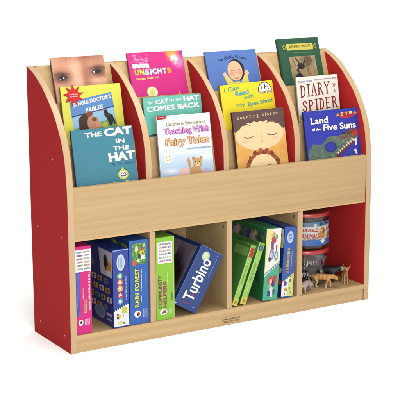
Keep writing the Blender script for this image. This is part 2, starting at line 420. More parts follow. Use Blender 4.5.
def art_teach(p, t, a):
    def sky(x, y):
        c = mix((226, 236, 248), (160, 196, 232), y*1.1)
        k = gau(x, y, .93, .28, .16, .10)+gau(x, y, .2, .62, .14, .07)+gau(x, y, .52, .12, .2, .05)+gau(x, y, .45, .95, .4, .16)
        c = mix(c, (250, 250, 250), k*(.8+.6*fbm(x, y, 9)))
        c = mix(c, (236, 190, 196), gau(x, y, .42, .95, .14, .2)*.9)
        return c
    p.grid(.005, .545, .995, 1.12, 44, 30, sky, 1)
    p.grid(.005, .06, .995, .545, 30, 20, lambda x, y: mix(mix((250, 249, 250), (238, 226, 244), 1.1*gau(x, y, .8, .75, .5, .4)), (226, 232, 246), max(0, y-.6)*1.6), .9)
    # sun with a face
    p.ell(.16, .68, .085, .085, (250, 244, 226), 3); p.arc(.16, .68, .05, .045, 200, 340, .008, (214, 170, 130), 4, a); p.ell(.13, .665, .01, .012, (180, 140, 110), 4); p.ell(.18, .66, .01, .012, (180, 140, 110), 4)
    # tan plush rabbit
    p.ell(.545, .80, .03, .10, (196, 158, 104), 3, rot=-8); p.blob(.70, .80, .095, .085, (204, 164, 106), 3, 3, .1); p.blob(.655, .96, .12, .12, (198, 156, 98), 3, 4, .12)
    p.ell(.63, .73, .028, .035, (184, 142, 88), 2); p.ell(.77, .735, .028, .035, (184, 142, 88), 2)
    p.ell(.70, .825, .045, .035, (230, 204, 158), 4); p.ell(.70, .81, .012, .010, (92, 60, 36), 5); p.ell(.665, .785, .009, .010, (70, 46, 30), 5); p.ell(.735, .785, .009, .010, (70, 46, 30), 5)
    p.blob(.44, .96, .09, .10, (238, 196, 190), 2, 9, .15); p.blob(.86, .99, .10, .07, (206, 176, 200), 2, 10, .2)
    p.poly([(0, 0), (.185, 0), (.185, .03), (.15, .052), (0, .058)], (172, 36, 44), 2); p.greek(.03, .015, .15, .04, [(235, 190, 190)], 3, 1, 3)
    p.rect(.50, .545, .985, .575, (196, 214, 234), 3); p.greek(.52, .552, .97, .578, [(120, 140, 176)], 4, 1, 5)
    t.text('Children in Wonderland', .165, .115, .90, .175, (150, 128, 72), 3, .02, tilt=.006)
    for off, col, ly in ((.075, (150, 84, 160), 3), (.012, (226, 158, 220), 4.5)):
        t.text('Teaching With', .115-off*.12, .21-off*.1, .955+off*.12, .335+off*.1, col, ly, off, tilt=.012)
    for off, col, ly in ((.075, (176, 124, 80), 3), (.012, (236, 200, 150), 4.5)):
        t.text('Fairy Tales', .13-off*.12, .375-off*.1, .945+off*.12, .525+off*.1, col, ly, off, tilt=.012)
book('picture_book', 'white front-row book with pink and tan lettering over a pale blue sky', (.3586, .0709, .7317), 9, .2031, .2034, -.54, 1, .006, (246, 246, 246), (214, 220, 228), art_teach)

def art_sleep(p, t, a):
    def bg(x, y):
        c = mix((240, 196, 116), (222, 160, 74), .5+fbm(x, y, 5)*.9+.3*abs(x-.5)); return c
    p.grid(.004, .30, .996, 1.1, 36, 30, bg, 1)
    hair = [(0, 0), (1, 0), (1, .36)]
    for i in range(25):
        x = 1-i/24; hair.append((x, .30+.022*math.sin(i*2.1)+(.10*abs(x-.5)**2)))
    hair += [(0, .36)]
    p.ell(.485, .43, .465, .275, (243, 211, 164), 2, n=44)
    cap = [(0, 0), (1, 0), (1, .34), (.965, .37)]
    for i in range(29):
        x = .965-.93*i/28; e = abs(x-.5)/.465
        cap.append((x, .205+.16*e**3.2+.016*math.sin(i*1.75)))
    cap += [(.035, .37), (0, .34)]
    p.poly(cap, (98, 72, 68), 3)
    p.ell(.965, .42, .025, .07, (238, 200, 152), 2)
    for cx, ct in ((.27, .425), (.73, .415)):
        p.arc(cx, ct, .105, .05, 200, 340, .010, (96, 66, 44), 4, a)
    p.arc(.24, .275, .075, .04, 20, 150, .012, (118, 82, 56), 4, a); p.arc(.71, .265, .075, .04, 25, 155, .012, (118, 82, 56), 4, a)
    p.stroke([(.525, .43), (.515, .535), (.50, .56), (.535, .567)], .007, (206, 166, 118), 4, a)
    for cx in (.20, .78): p.ell(cx, .52, .07, .03, (244, 198, 156), 3)
    for i in range(16):
        q = R(8+164*i/15); r = .30+.02*math.sin(i*2.9)
        p.blob(.50-r*math.cos(q), 1.02-r*.95*math.sin(q), .045, .040, ((150, 74, 40), (170, 96, 52), (128, 62, 36))[i % 3], 4+.02*i, i, .3, 12)
    p.ell(.50, 1.04, .27, .26, (246, 218, 168), 5, 0, 180)
    p.arc(.42, .97, .05, .03, 200, 340, .008, (150, 104, 64), 6, a); p.arc(.62, .955, .05, .03, 200, 340, .008, (150, 104, 64), 6, a)
    for i in range(9):
        x = .80+.02*i; p.stroke([(x, .80+.01*(i % 3)), (x-.01, .93)], .006, (206, 140, 70), 3, a)
    # wide-set lower-case letters
    s = 'counting kisses'
    wd = dict(i=.022, t=.03)
    x = .085
    for ch in s:
        if ch == ' ': x += .055; continue
        w = {'i': .011, 't': .028}.get(ch, .037)
        top = .095 if ch in 'cousneg' else (.072 if ch in 'ik' else .080); bot = .136 if ch != 'g' else .150
        y = -.03*x
        t.text(ch, x, top+y, x+w, bot+y, (226, 200, 150), 4, .005); x += w+.0215
book('picture_book', 'brown front-row picture book with a sleeping round face on its cover', (.6523, .0727, .7222), 10, .2101, .1948, 1.0, 1, .009, (98, 72, 68), (30, 24, 24), art_sleep)

def art_serpent(p, t, a):
    # scaly grey-green serpent head, red snout, white teeth
    def outline(x):
        if x < .10: return .80-.9*x
        if x < .26: return .66+.25*(x-.1)
        if x < .42: return .70-1.0*(x-.26)
        if x < .60: return .54+.05*(x-.42)
        if x < .80: return .55-.55*(x-.60)
        return .44-.15*(x-.8)
    def scal(x, y):
        v = nz(x*1.6, y, 26, 1)*.7+nz(x*1.6, y, 48, 2)*.6
        c = mix((112, 134, 116), (66, 88, 84), .5+v)
        if v > .36: c = mix(c, (176, 190, 160), .6)
        rd = gau(x, y, .88, .13, .16, .14)+.8*gau(x, y, .70, .30, .12, .04)
        return mix(c, (164, 52, 40) if nz(x, y, 30, 4) > -.2 else (70, 80, 76), rd)
    N = 46
    pts, colr, F = [], [], []
    for i in range(N+1):
        x = .02+.95*i/N; top = outline(x); bot = 1.06 if x < .42 else max(top+.06, 1.02-.75*(x-.42))
        for j in range(17):
            y = top+(bot-top)*j/16; pts.append((x, y)); colr.append(tuple(max(0, min(255, q)) for q in scal(x, (y-.4)/.6)))
    for i in range(N):
        for j in range(16): k = i*17+j; F.append((k, k+1, k+18, k+17))
    p.add(pts, F, colr, 1)
    p.ell(.435, .745, .155, .155, (86, 108, 96), 2); p.ell(.435, .755, .112, .105, (38, 46, 132), 3); p.ell(.435, .757, .085, .08, (44, 56, 168), 4)
    p.stroke([(.46, 1.02), (.60, .92), (.75, .78), (.90, .665)], .035, (120, 40, 34), 3, a)
    for i in range(8):
        x = .56+.042*i; y = .90-.034*i
        p.poly([(x-.014, y-.022), (x+.02, y-.045), (x+.016, y+.022)], (238, 226, 200), 4)
        if i % 2: p.ell(x-.02, y-.035, .012, .014, (222, 190, 70), 4)
    p.poly([(.885, .645), (.935, .62), (.925, .76), (.905, .78)], (244, 238, 220), 5); p.poly([(.86, .86), (.905, .84), (.925, .96), (.89, .94)], (244, 238, 220), 5)
    p.poly([(.62, 1.04), (.78, .93), (.90, .90), (.97, .96), (.97, 1.05)], (52, 60, 166), 4)
    p.blob(.92, .52, .05, .05, (186, 62, 44), 3, 5, .3); p.ell(.70, .50, .03, .022, (40, 46, 60), 3); p.blob(.80, .49, .06, .035, (92, 66, 50), 2.5, 6, .3)
    p.ell(.79, .13, .155, .062, (206, 46, 60), 2); p.ell(.79, .125, .135, .040, (176, 30, 52), 2.6)
    for i, ch in enumerate('AZTEC'):
        t.text(ch, .595+.083*i, .085-.006*i, .650+.083*i, .150-.006*i, ((230, 190, 70), (240, 226, 150), (246, 236, 190), (240, 226, 150), (220, 200, 120))[i], 4, .05)
    t.text('Land', .115, .135, .435, .270, WHITE, 3, .028, tilt=.006)
    t.text('of the', .125, .345, .285, .405, WHITE, 3, .02, tilt=.003)
    t.text('Five Suns', .335, .285, .945, .420, WHITE, 3, .028, tilt=.010)
book('picture_book', 'deep blue front-row book with a grey-green serpent head, at the right end of the display', (.9429, .0655, .7039), 12, .2354, .1744, -.2, 1, .009, (48, 58, 172), (16, 18, 46), art_serpent)

# -- tier 2
def art_fables(p, t, a):
    bl = (92, 140, 200)
    p.poly([(.12, .265), (.83, .145), (.885, 1.05), (.17, 1.05)], (150, 196, 226), 1)
    p.poly([(.12, .265), (.83, .145), (.853, .395), (.135, .525)], bl, 2)
    p.stroke([(.137, .53), (.854, .40)], .016, (48, 62, 132), 3, a)
    p.poly([(.16, .74), (.87, .60), (.885, 1.05), (.165, 1.05)], (120, 164, 96), 2)
    p.blob(.36, .66, .13, .17, (64, 44, 38), 3, 2, .12); p.blob(.47, .66, .10, .13, (196, 140, 108), 4, 3, .14); p.ell(.50, .60, .04, .035, (120, 70, 50), 5)
    p.blob(.565, .70, .055, .05, (206, 152, 120), 5, 4, .1); p.blob(.42, .50, .06, .04, (140, 70, 56), 4, 5, .2)
    p.blob(.775, .62, .045, .10, (34, 36, 40), 3, 6, .25); p.blob(.71, .52, .03, .06, (34, 36, 40), 3, 7, .3); p.stroke([(.69, .46), (.72, .58), (.76, .70)], .03, (30, 32, 36), 4, a)
    p.stroke([(.80, .56), (.84, .70)], .03, (30, 34, 40), 4, a); p.blob(.67, .72, .05, .05, (190, 190, 90), 4, 8, .2); p.stroke([(.62, .46), (.73, .44)], .01, (190, 120, 120), 4, a)
    p.star(.205, .165, .175, .085, 9, (120, 60, 40), 3, a, 14); p.star(.20, .155, .165, .085, 9, (206, 30, 40), 4, a, 10)
    p.greek(.135, .125, .27, .20, [(246, 210, 200)], 5, 2, 4)
    t.text("JUNGLE DOCTOR'S", .175, .285, .815, .375, WHITE, 4, .03, tilt=.105)
    t.text('FABLES', .375, .395, .665, .475, WHITE, 4, .03, tilt=.048)
book('picture_book', 'lime yellow middle-row book with a red starburst and tilted blue picture panel', (.0609, .1653, .8364), 11, .2151, .1845, .28, 2, .009, (222, 222, 86), (58, 52, 40), art_fables)

def art_mint(p, t, a):
    t.text('THE', .06, .12, .16, .185, WHITE, 3, .03, tilt=.01)
    t.text('CAT', .205, .075, .425, .195, WHITE, 3, .05, tilt=.015)
    t.text('IN THE', .465, .09, .655, .145, WHITE, 3, .03, tilt=.008)
    t.text('HAT', .69, .045, .965, .17, WHITE, 3, .05, tilt=.015)
    t.text('COMES BACK', .05, .245, .955, .365, WHITE, 3, .045, tilt=.03)
    p.rect(.02, .955, .30, .985, (40, 52, 52), 2)
    p.blob(.13, .955, .05, .03, (52, 84, 80), 3, 4, .3)
book('picture_book', 'mint green middle-row book with white capitals, low behind the white book', (.3545, .1550, .7837), 11, .2231, .1311, .04, 2, .009, (112, 200, 184), (38, 66, 62), art_mint)

def art_yellow(p, t, a):
    tl = (66, 168, 152); gr = (98, 176, 120)
    t.text('I Can', .07, .075, .345, .175, tl, 3, .02, tilt=.045)
    t.text('Read', .265, .175, .525, .29, (84, 172, 190), 3, .03, tilt=.04)
    t.text('with', .415, .29, .60, .375, gr, 3, .02, tilt=.035)
    t.text('My', .265, .465, .43, .565, gr, 3, .012, tilt=.03)
    t.text('Eyes Shut!', .475, .455, .955, .565, (70, 170, 156), 3, .03, tilt=.05)
    p.ell(.835, .235, .135, .215, (44, 44, 52), 2, 0, 180); p.ell(.835, .230, .122, .19, (246, 246, 244), 3, 0, 180)
    p.stroke([(.76, .215), (.79, .10)], .010, (70, 70, 90), 4, a); p.stroke([(.91, .205), (.89, .11)], .010, (70, 70, 90), 4, a)
    p.rect(.825, .075, .848, .18, (40, 40, 48), 4); p.rect(.825, .115, .885, .135, (40, 40, 48), 4.4)
    p.rect(.70, .235, .975, .285, (246, 240, 180), 3); t.text('BEGINNER BOOKS', .71, .242, .965, .278, (40, 44, 60), 4, .02)
book('picture_book', 'bright yellow middle-row book with slanting green lettering and a white dome emblem', (.6588, .1617, .8044), 12, .2180, .1509, 1.7, 2, .009, (248, 226, 44), (70, 60, 24), art_yellow)

SERIF = {
 'D': ([((.2, 0), (.2, 1)), ((.2, .96), (.5, .95), (.75, .8), (.82, .5), (.75, .2), (.5, .05), (.2, .04))], [.22, .17], [(0, .38, 0), (0, .38, 1)]),
 'I': ([((.5, 0), (.5, 1))], [.24], [(.22, .78, 0), (.22, .78, 1)]),
 'A': ([((.12, 0), (.5, 1)), ((.5, 1), (.86, 0)), ((.28, .36), (.72, .36))], [.11, .22, .1], [(0, .3, 0), (.66, 1.02, 0)]),
 'R': ([((.2, 0), (.2, 1)), ((.2, .96), (.55, .95), (.74, .78), (.6, .56), (.2, .5)), ((.48, .52), (.88, 0))], [.22, .15, .2], [(0, .4, 0), (0, .38, 1), (.74, 1.04, 0)]),
 'Y': ([((.12, 1), (.5, .48)), ((.88, 1), (.5, .48)), ((.5, .5), (.5, 0))], [.2, .11, .22], [(-.04, .32, 1), (.7, 1.04, 1), (.3, .72, 0)]),
 'S': ([((.82, .78), (.66, .95), (.4, .97), (.2, .8), (.28, .62), (.68, .42), (.8, .24), (.62, .05), (.36, .03), (.14, .22))], [.18], []),
 'P': ([((.2, 0), (.2, 1)), ((.2, .96), (.56, .95), (.8, .76), (.62, .5), (.2, .45))], [.22, .17], [(0, .42, 0), (0, .38, 1)]),
 'E': ([((.2, 0), (.2, 1)), ((.2, .97), (.8, .97)), ((.2, .5), (.62, .5)), ((.2, .03), (.84, .03))], [.22, .1, .1, .1], [(0, .3, 0), (0, .3, 1)]),
 'O': ([tuple((.5+.38*math.cos(k*math.pi/7), .5+.46*math.sin(k*math.pi/7)) for k in range(15))], [.16], []),
 'F': ([((.2, 0), (.2, 1)), ((.2, .97), (.82, .97)), ((.2, .52), (.64, .52))], [.22, .12, .12], [(0, .42, 0), (0, .3, 1)]),
}
def serif(art, s, u0, t0, u1, t1, col, asp, gap=.14, tilt=0, layer=3):
    w = [.62 if c == 'I' else 1.0 for c in s]; tot = sum(w)+gap*(len(s)-1); k = (u1-u0)/tot; x = 0
    for c, ww in zip(s, w):
        L, wd, sf = SERIF[c]; h = t1-t0
        f = lambda q: (u0+k*(x+(q[0]-(.5-ww/2 if c == 'I' else 0))*(1 if c == 'I' else ww)), t1-h*q[1]-tilt*(x/tot))
        for pl_, wq in zip(L, wd): art.stroke([f(q) for q in pl_], wq*k*.92, col, layer, asp)
        for a_, b_, z_ in sf: art.stroke([f((a_, z_)), f((b_, z_))], .09*k, col, layer+.3, asp)
        x += ww+gap
def art_diary(p, t, a):
    rd = (146, 34, 36)
    t.text('Doreen Cronin', .05, .085, .375, .135, (72, 72, 160), 3, .01, tilt=.012)
    t.text('Pictures by Harry Bliss', .43, .065, .955, .120, (150, 84, 160), 3, .01, tilt=.014)
    serif(t, 'DIARY', .07, .195, .785, .455, rd, a, tilt=.05)
    serif(t, 'OF', .84, .20, .95, .275, (150, 90, 60), a); serif(t, 'A', .865, .33, .925, .40, (150, 90, 60), a)
    serif(t, 'SPIDER', .085, .545, .945, .785, rd, a, tilt=.05)
    p.poly([(0, .86), (.11, .84), (.13, 1.2), (0, 1.2)], (196, 186, 96), 1); p.poly([(.86, .80), (1, .74), (1, 1.2), (.84, 1.2)], (226, 206, 96), 1)
    p.stroke([(.02, .90), (.10, 1.0)], .012, (120, 110, 50), 2, a); p.stroke([(.88, .84), (.98, .92)], .012, (160, 140, 60), 2, a)
    p.blob(.93, .84, .05, .04, (236, 214, 110), 2, 3, .3)
book('picture_book', 'cream middle-row book with dark red serif capitals', (.9741, .1553, .8146), 9, .1826, .1582, .56, 2, .009, (248, 242, 230), (60, 56, 52), art_diary)

# -- tier 3
def art_face(p, t, a):
    def f(x, y):
        c = mix((222, 172, 146), (202, 146, 120), .5+.5*math.cos(x*7-1.2)*.5)
        c = mix(c, (120, 66, 48), .75*gau(x, y, .62, -.03, .5, .13))
        c = mix(c, (236, 196, 172), .7*gau(x, y, .42, .52, .10, .5))
        c = mix(c, (244, 206, 190), .5*gau(x, y, .2, .8, .2, .25)); c = mix(c, (226, 160, 140), .5*gau(x, y, .10, 1.0, .16, .3))
        c = mix(c, (138, 84, 62), .65*gau(x, y, .62, .40, .09, .42))
        for ex, ey in ((.155, .44), (.85, .345)):
            sx = 1 if ex > .5 else -1
            c = mix(c, (128, 78, 58), .75*gau(x, y, ex+.02*sx, ey-.05, .20, .17)); c = mix(c, (66, 36, 28), .75*gau(x, y, ex, ey-.01, .125, .085))
            c = mix(c, (58, 32, 26), .7*gau(x, y, ex+.02*sx, ey-.105+.10*abs(x-ex), .15, .035))
            c = mix(c, (236, 188, 162), .55*gau(x, y, ex+.02*sx, ey+.16, .14, .06))
        c = mix(c, (150, 92, 72), .45*gau(x, y, .40, .98, .05, .10)+.45*gau(x, y, .66, .95, .05, .10))
        c = mix(c, (246, 214, 196), .55*gau(x, y, .505, .72, .035, .22))
        for k in range(9): c = mix(c, (120, 66, 44), .22*gau(x, y, .18+.09*k, .03+.02*math.sin(k*2.4), .018, .09))
        c = mix(c, (168, 100, 74), max(0, nz(x, y, 55, 3)-.25)*.5)
        return tuple(v*q*(1+.06*fbm(x, y, 14)+.035*nz(x, y, 90, 8)) for v, q in zip(c, (1.10, 1.09, 1.08)))
    p.grid(.003, .004, .997, 1.08, 110, 90, f, 1)
    for ex, ey, hx in ((.165, .445, .02), (.835, .35, -.06)):
        n = 18
        up = [(ex-.085+.17*i/n, ey+.01-.052*math.sin(math.pi*i/n)-.02*(i/n-.5)) for i in range(n+1)]
        lo = [(ex+.085-.17*i/n, ey+.01+.042*math.sin(math.pi*i/n)+.02*(i/n-.5)) for i in range(n+1)]
        p.poly(up+lo[1:-1], (196, 168, 152), 2)
        p.ell(ex+.008, ey-.002, .062, .056, (48, 28, 24), 3); p.ell(ex+.008, ey-.004, .046, .046, (18, 11, 12), 4); p.ell(ex+hx, ey+.012, .013, .017, (236, 236, 242), 5); p.ell(ex+hx+.03, ey-.02, .009, .008, (120, 104, 104), 5)
        p.stroke(up, .026, (52, 30, 26), 4, a); p.stroke([(q[0], q[1]+.006) for q in lo[1:-1]], .008, (120, 74, 62), 4, a)
book('picture_book', 'book with a photograph of a face and two dark eyes, in the top row', (.0715, .2566, .9225), 18, .1897, .1514, .03, 3, .009, (214, 164, 138), (44, 34, 30), art_face)

def art_pink(p, t, a):
    def corner(x, y):
        c = (206, 22, 128); x = (x-.66)/.34; y = y*2.16
        if x < 0 or y > 1: return c
        c = mix(c, (242, 160, 60), 1.3*gau(x, y, .35, .05, .4, .3)); c = mix(c, (250, 236, 240), 1.2*gau(x, y, .55, .32, .18, .16)+1.1*gau(x, y, .6, .6, .2, .14)*(.5+fbm(x, y, 12)))
        c = mix(c, (196, 150, 206), .9*gau(x, y, .85, .50, .14, .25)); c = mix(c, (120, 50, 120), .8*gau(x, y, .97, .05, .1, .12)); c = mix(c, (232, 120, 60), .7*gau(x, y, .86, .95, .12, .1)); return mix((206, 22, 128), c, min(1, x*5)*min(1, (1-y)*5))
    p.grid(.003, .004, .997, 1.08, 90, 56, corner, 1)
    rr = random.Random(3)
    for i in range(46):
        x, y = rr.gauss(.19, .075), rr.gauss(.17, .05)
        if .03 < x < .36 and .05 < y < .30: p.blob(x, y, rr.uniform(.008, .022), rr.uniform(.008, .022), mix((206, 22, 128), (240, 200, 226), rr.uniform(.3, .8)), 2+.02*i, i, .3, 9)
    for i in range(11): p.blob(.08+.026*i, .295+.012*math.sin(i*2), .020, .045, (246, 226, 240), 3+.02*i, i, .35, 10)
    p.ell(.345, .885, .095, .12, (240, 236, 170), 2); p.arc(.345, .885, .05, .06, 30, 330, .012, (216, 216, 130), 3, a); p.blob(.345, .89, .04, .05, (206, 216, 120), 3, 4, .2)
    p.blob(.80, .155, .035, .05, (250, 250, 250), 3, 12, .5); p.blob(.87, .19, .03, .04, (250, 246, 250), 3, 13, .5); p.ell(.84, .20, .015, .018, (240, 190, 90), 4)
    p.poly([(.80, .99), (.83, .90), (.86, .99)], (232, 160, 60), 2)
    cs = [(248, 190, 60), (246, 226, 90), (170, 214, 240), (196, 230, 246), (222, 236, 246), (196, 230, 246), (222, 236, 220), (238, 150, 60)]
    x = .085
    for ch, c in zip('UNSICHTB', cs):
        w = .03 if ch == 'I' else .078
        t.text(ch, x, .375-.02*x, x+w, .505-.02*x, c, 4, .06); x += w+.013
    t.text('Katja Kamm', .10, .555, .50, .625, (246, 214, 110), 3, .02, tilt=.025)
book('picture_book', 'magenta top-row book with multicoloured capitals and a pale cream disc', (.3515, .2599, .9240), 19, .2142, .1567, -.40, 3, .007, (206, 22, 128), (58, 26, 44), art_pink)

def art_baby(p, t, a):
    p.blob(.55, .50, .165, .27, (34, 28, 32), 2, 1, .04); p.ell(.525, .52, .145, .25, (238, 188, 152), 3); p.ell(.45, .58, .045, .05, (238, 160, 132), 4); p.ell(.62, .56, .045, .05, (238, 160, 132), 4)
    p.ell(.535, .56, .02, .018, (226, 158, 124), 5); p.arc(.54, .68, .035, .03, 200, 340, .008, (176, 90, 80), 5, a)
    p.arc(.475, .50, .022, .02, 200, 340, .008, (70, 46, 40), 5, a); p.arc(.60, .485, .022, .02, 200, 340, .008, (70, 46, 40), 5, a)
    ye = (226, 214, 104)
    p.poly([(.30, .66), (.36, .62), (.46, .80), (.42, .96), (.34, .86)], ye, 2); p.poly([(.76, .66), (.70, .62), (.62, .80), (.66, .96), (.76, .86)], ye, 2)
    p.blob(.53, 1.0, .20, .20, (232, 220, 110), 3, 5, .08)
    for i in range(14): p.ell(.38+.3*((i*37) % 14)/14, .86+.17*((i*5) % 7)/7, .010, .012, ((180, 170, 70), (240, 240, 200))[i % 2], 4)
    p.blob(.315, .60, .035, .06, (238, 190, 154), 3, 6, .25); p.blob(.745, .59, .04, .06, (238, 190, 154), 3, 7, .25)
    p.blob(.26, 1.0, .06, .07, (224, 200, 210), 2, 8, .3); p.ell(.24, .99, .02, .03, (214, 120, 140), 3)
    x0 = .235
    for i, ch in enumerate('Ten Little Fingers'):
        if ch == ' ': continue
        w = .014 if ch in 'il' else (.02 if ch == 't' else .028); x = x0+.0315*i; y = .155+.9*(x-.52)**2
        up = ch in 'TLFl'; t.text(ch, x, y-(.03 if up or ch in 'ti' else 0), x+w, y+.045+(.022 if ch == 'g' else 0), (34, 44, 92), 4, .02)
book('picture_book', 'blue top-row book showing a baby in yellow with raised arms', (.6548, .2560, .9125), 19, .2109, .1421, .25, 3, .009, (84, 122, 192), (22, 26, 44), art_baby)

def art_green(p, t, a):
    gd = (206, 196, 82)
    p.rect(.10, .135, .90, .262, (28, 66, 46), 1)
    p.rect(.19, .118, .845, .262, gd, 2); p.rect(.205, .132, .83, .248, (214, 202, 96), 3)
    for cx in (.135, .895): p.ell(cx, .19, .04, .06, (150, 160, 70), 2); p.ell(cx, .19, .02, .03, (44, 84, 56), 3)
    t.text('JUNGLE BOOK', .25, .15, .79, .225, (120, 104, 34), 5, .03, tilt=.006)
    t.text('Rudyard Kipling', .33, .305, .76, .335, (130, 150, 90), 3, .01)
    def f(x, y):
        c = mix((190, 168, 122), (150, 126, 88), .5+fbm(x, y, 5)); c = mix(c, (96, 92, 60), .9*gau(x, y, .62, .15, .22, .28)*(.8+fbm(x, y, 10, 3)))
        c = mix(c, (60, 74, 52), .7*gau(x, y, .1, .9, .3, .3)); return c
    p.grid(.215, .40, .855, 1.1, 36, 40, f, 2)
    dk = (38, 34, 34)
    p.blob(.47, .62, .09, .065, dk, 3, 2, .25); p.stroke([(.42, .64), (.36, .70), (.41, .74)], .03, dk, 4, a); p.stroke([(.46, .62), (.41, .50), (.37, .44)], .028, dk, 4, a); p.stroke([(.52, .60), (.58, .50)], .03, dk, 4, a)
    p.blob(.40, .86, .09, .11, (30, 28, 30), 3, 4, .25); p.stroke([(.36, .92), (.28, .97), (.24, 1.04)], .05, dk, 4, a); p.stroke([(.30, 1.0), (.45, .98)], .05, (40, 30, 26), 5, a); p.blob(.66, .50, .10, .10, (104, 84, 62), 3, 6, .3)
    p.stroke([(.30, .44), (.34, .60)], .012, (110, 84, 50), 4, a); p.stroke([(.70, .56), (.62, .72), (.68, .86)], .02, (128, 96, 60), 4, a)
book('picture_book', 'dark green top-row book with a gold title plaque', (.9655, .2634, .9432), 18, .1794, .1682, -.22, 3, .014, (36, 88, 62), (18, 34, 28), art_green)

# ------------------------------------------------------------------ game boxes in the cubbies
def carton(name, label, corner, w, h, d, tilt, front, side, art, group, spine_only=False, cat='game box'):
    """corner = lower right front corner on the shelf; tilt leans the top to the right"""
    Rm = Matrix.Rotation(R(tilt), 4, 'Y')
    org = Vector(corner)-(Rm @ Vector((w, 0, 0)))
    root = empty(name, label, cat, group=group, matrix=Matrix.Translation(org) @ Rm)
    bm = bmesh.new(); bm_box(bm, 0, w, 0, d, 0, h)
    o = done(bm, 'carton' if cat == 'game box' else 'cover', M['ink'], root, .0012, 2)
    f_, s_ = rgb(*front, PRINT), rgb(*side, PRINT)
    set_ink(o.data, lambda co: f_ if co.y < .0013 else s_)
    F = Art(lambda u, t: Vector((u*w, 0, h-t*h)), (0, -1, 0)); S = Art(lambda u, t: Vector((0, d-u*d, h-t*h)), (-1, 0, 0))
    Tt = Art(lambda u, t: Vector((u*w, 0, h-t*h)), (0, -1, 0))
    art(F, S, Tt, h/w, h/d)
    F.build('front_print', root); S.build('side_print', root); Tt.build('title', root)
    return root
ZF = Z_S+.0006
GB = 'game boxes in the cubbies'

def g_pink(f, s, t, a, b):
    f.rect(.0, .035, 1, .285, (246, 244, 240), 1)
    for r in range(6):
        f.greek(.06, .05+.038*r, .48, .076+.038*r, [[(120, 150, 190), (70, 90, 170)], [(40, 50, 120)], [(110, 120, 180), (120, 90, 150)], [(210, 160, 150), (150, 90, 100)], [(80, 60, 60), (120, 140, 60)], [(150, 150, 200)]][r], 2, 1, r+1, fill=.85)
        f.greek(.52, .05+.038*r, .93, .076+.038*r, [[(200, 190, 150), (150, 130, 120)], [(130, 150, 150)], [(90, 100, 120), (110, 150, 180)], [(190, 150, 110), (220, 120, 90)], [(50, 40, 40), (190, 60, 60)], [(60, 120, 130), (60, 60, 120)]][r], 2, 1, r+21, fill=.85)
    f.rect(.0, .285, .27, .79, (84, 82, 178), 1); f.greek(.05, .30, .24, .78, [(110, 130, 206), (70, 70, 160)], 2, 2, 5, True)
    f.greek(.36, .47, .50, .60, [(250, 226, 240)], 2, 2, 6, True); f.greek(.80, .30, .92, .74, [(250, 246, 210), (250, 250, 250)], 2, 1, 8, True, .9)
    f.greek(.50, .60, .74, .76, [(250, 200, 90), (250, 250, 240), (250, 160, 120)], 2, 2, 9, True)
    f.ell(.27, .865, .16, .036, (250, 248, 246), 2); f.ell(.30, .865, .075, .017, (40, 36, 40), 3); f.greek(.52, .83, .88, .90, [(250, 220, 240)], 2, 4, 10, True)
    s.rect(.02, .02, .98, .98, (214, 20, 130), .5)
carton('game_box', 'hot pink game box with a white patterned top, standing against the left red side', (.0785, .006, ZF), .0545, .2885, .25, 0, (216, 16, 128), (190, 20, 110), g_pink, GB)

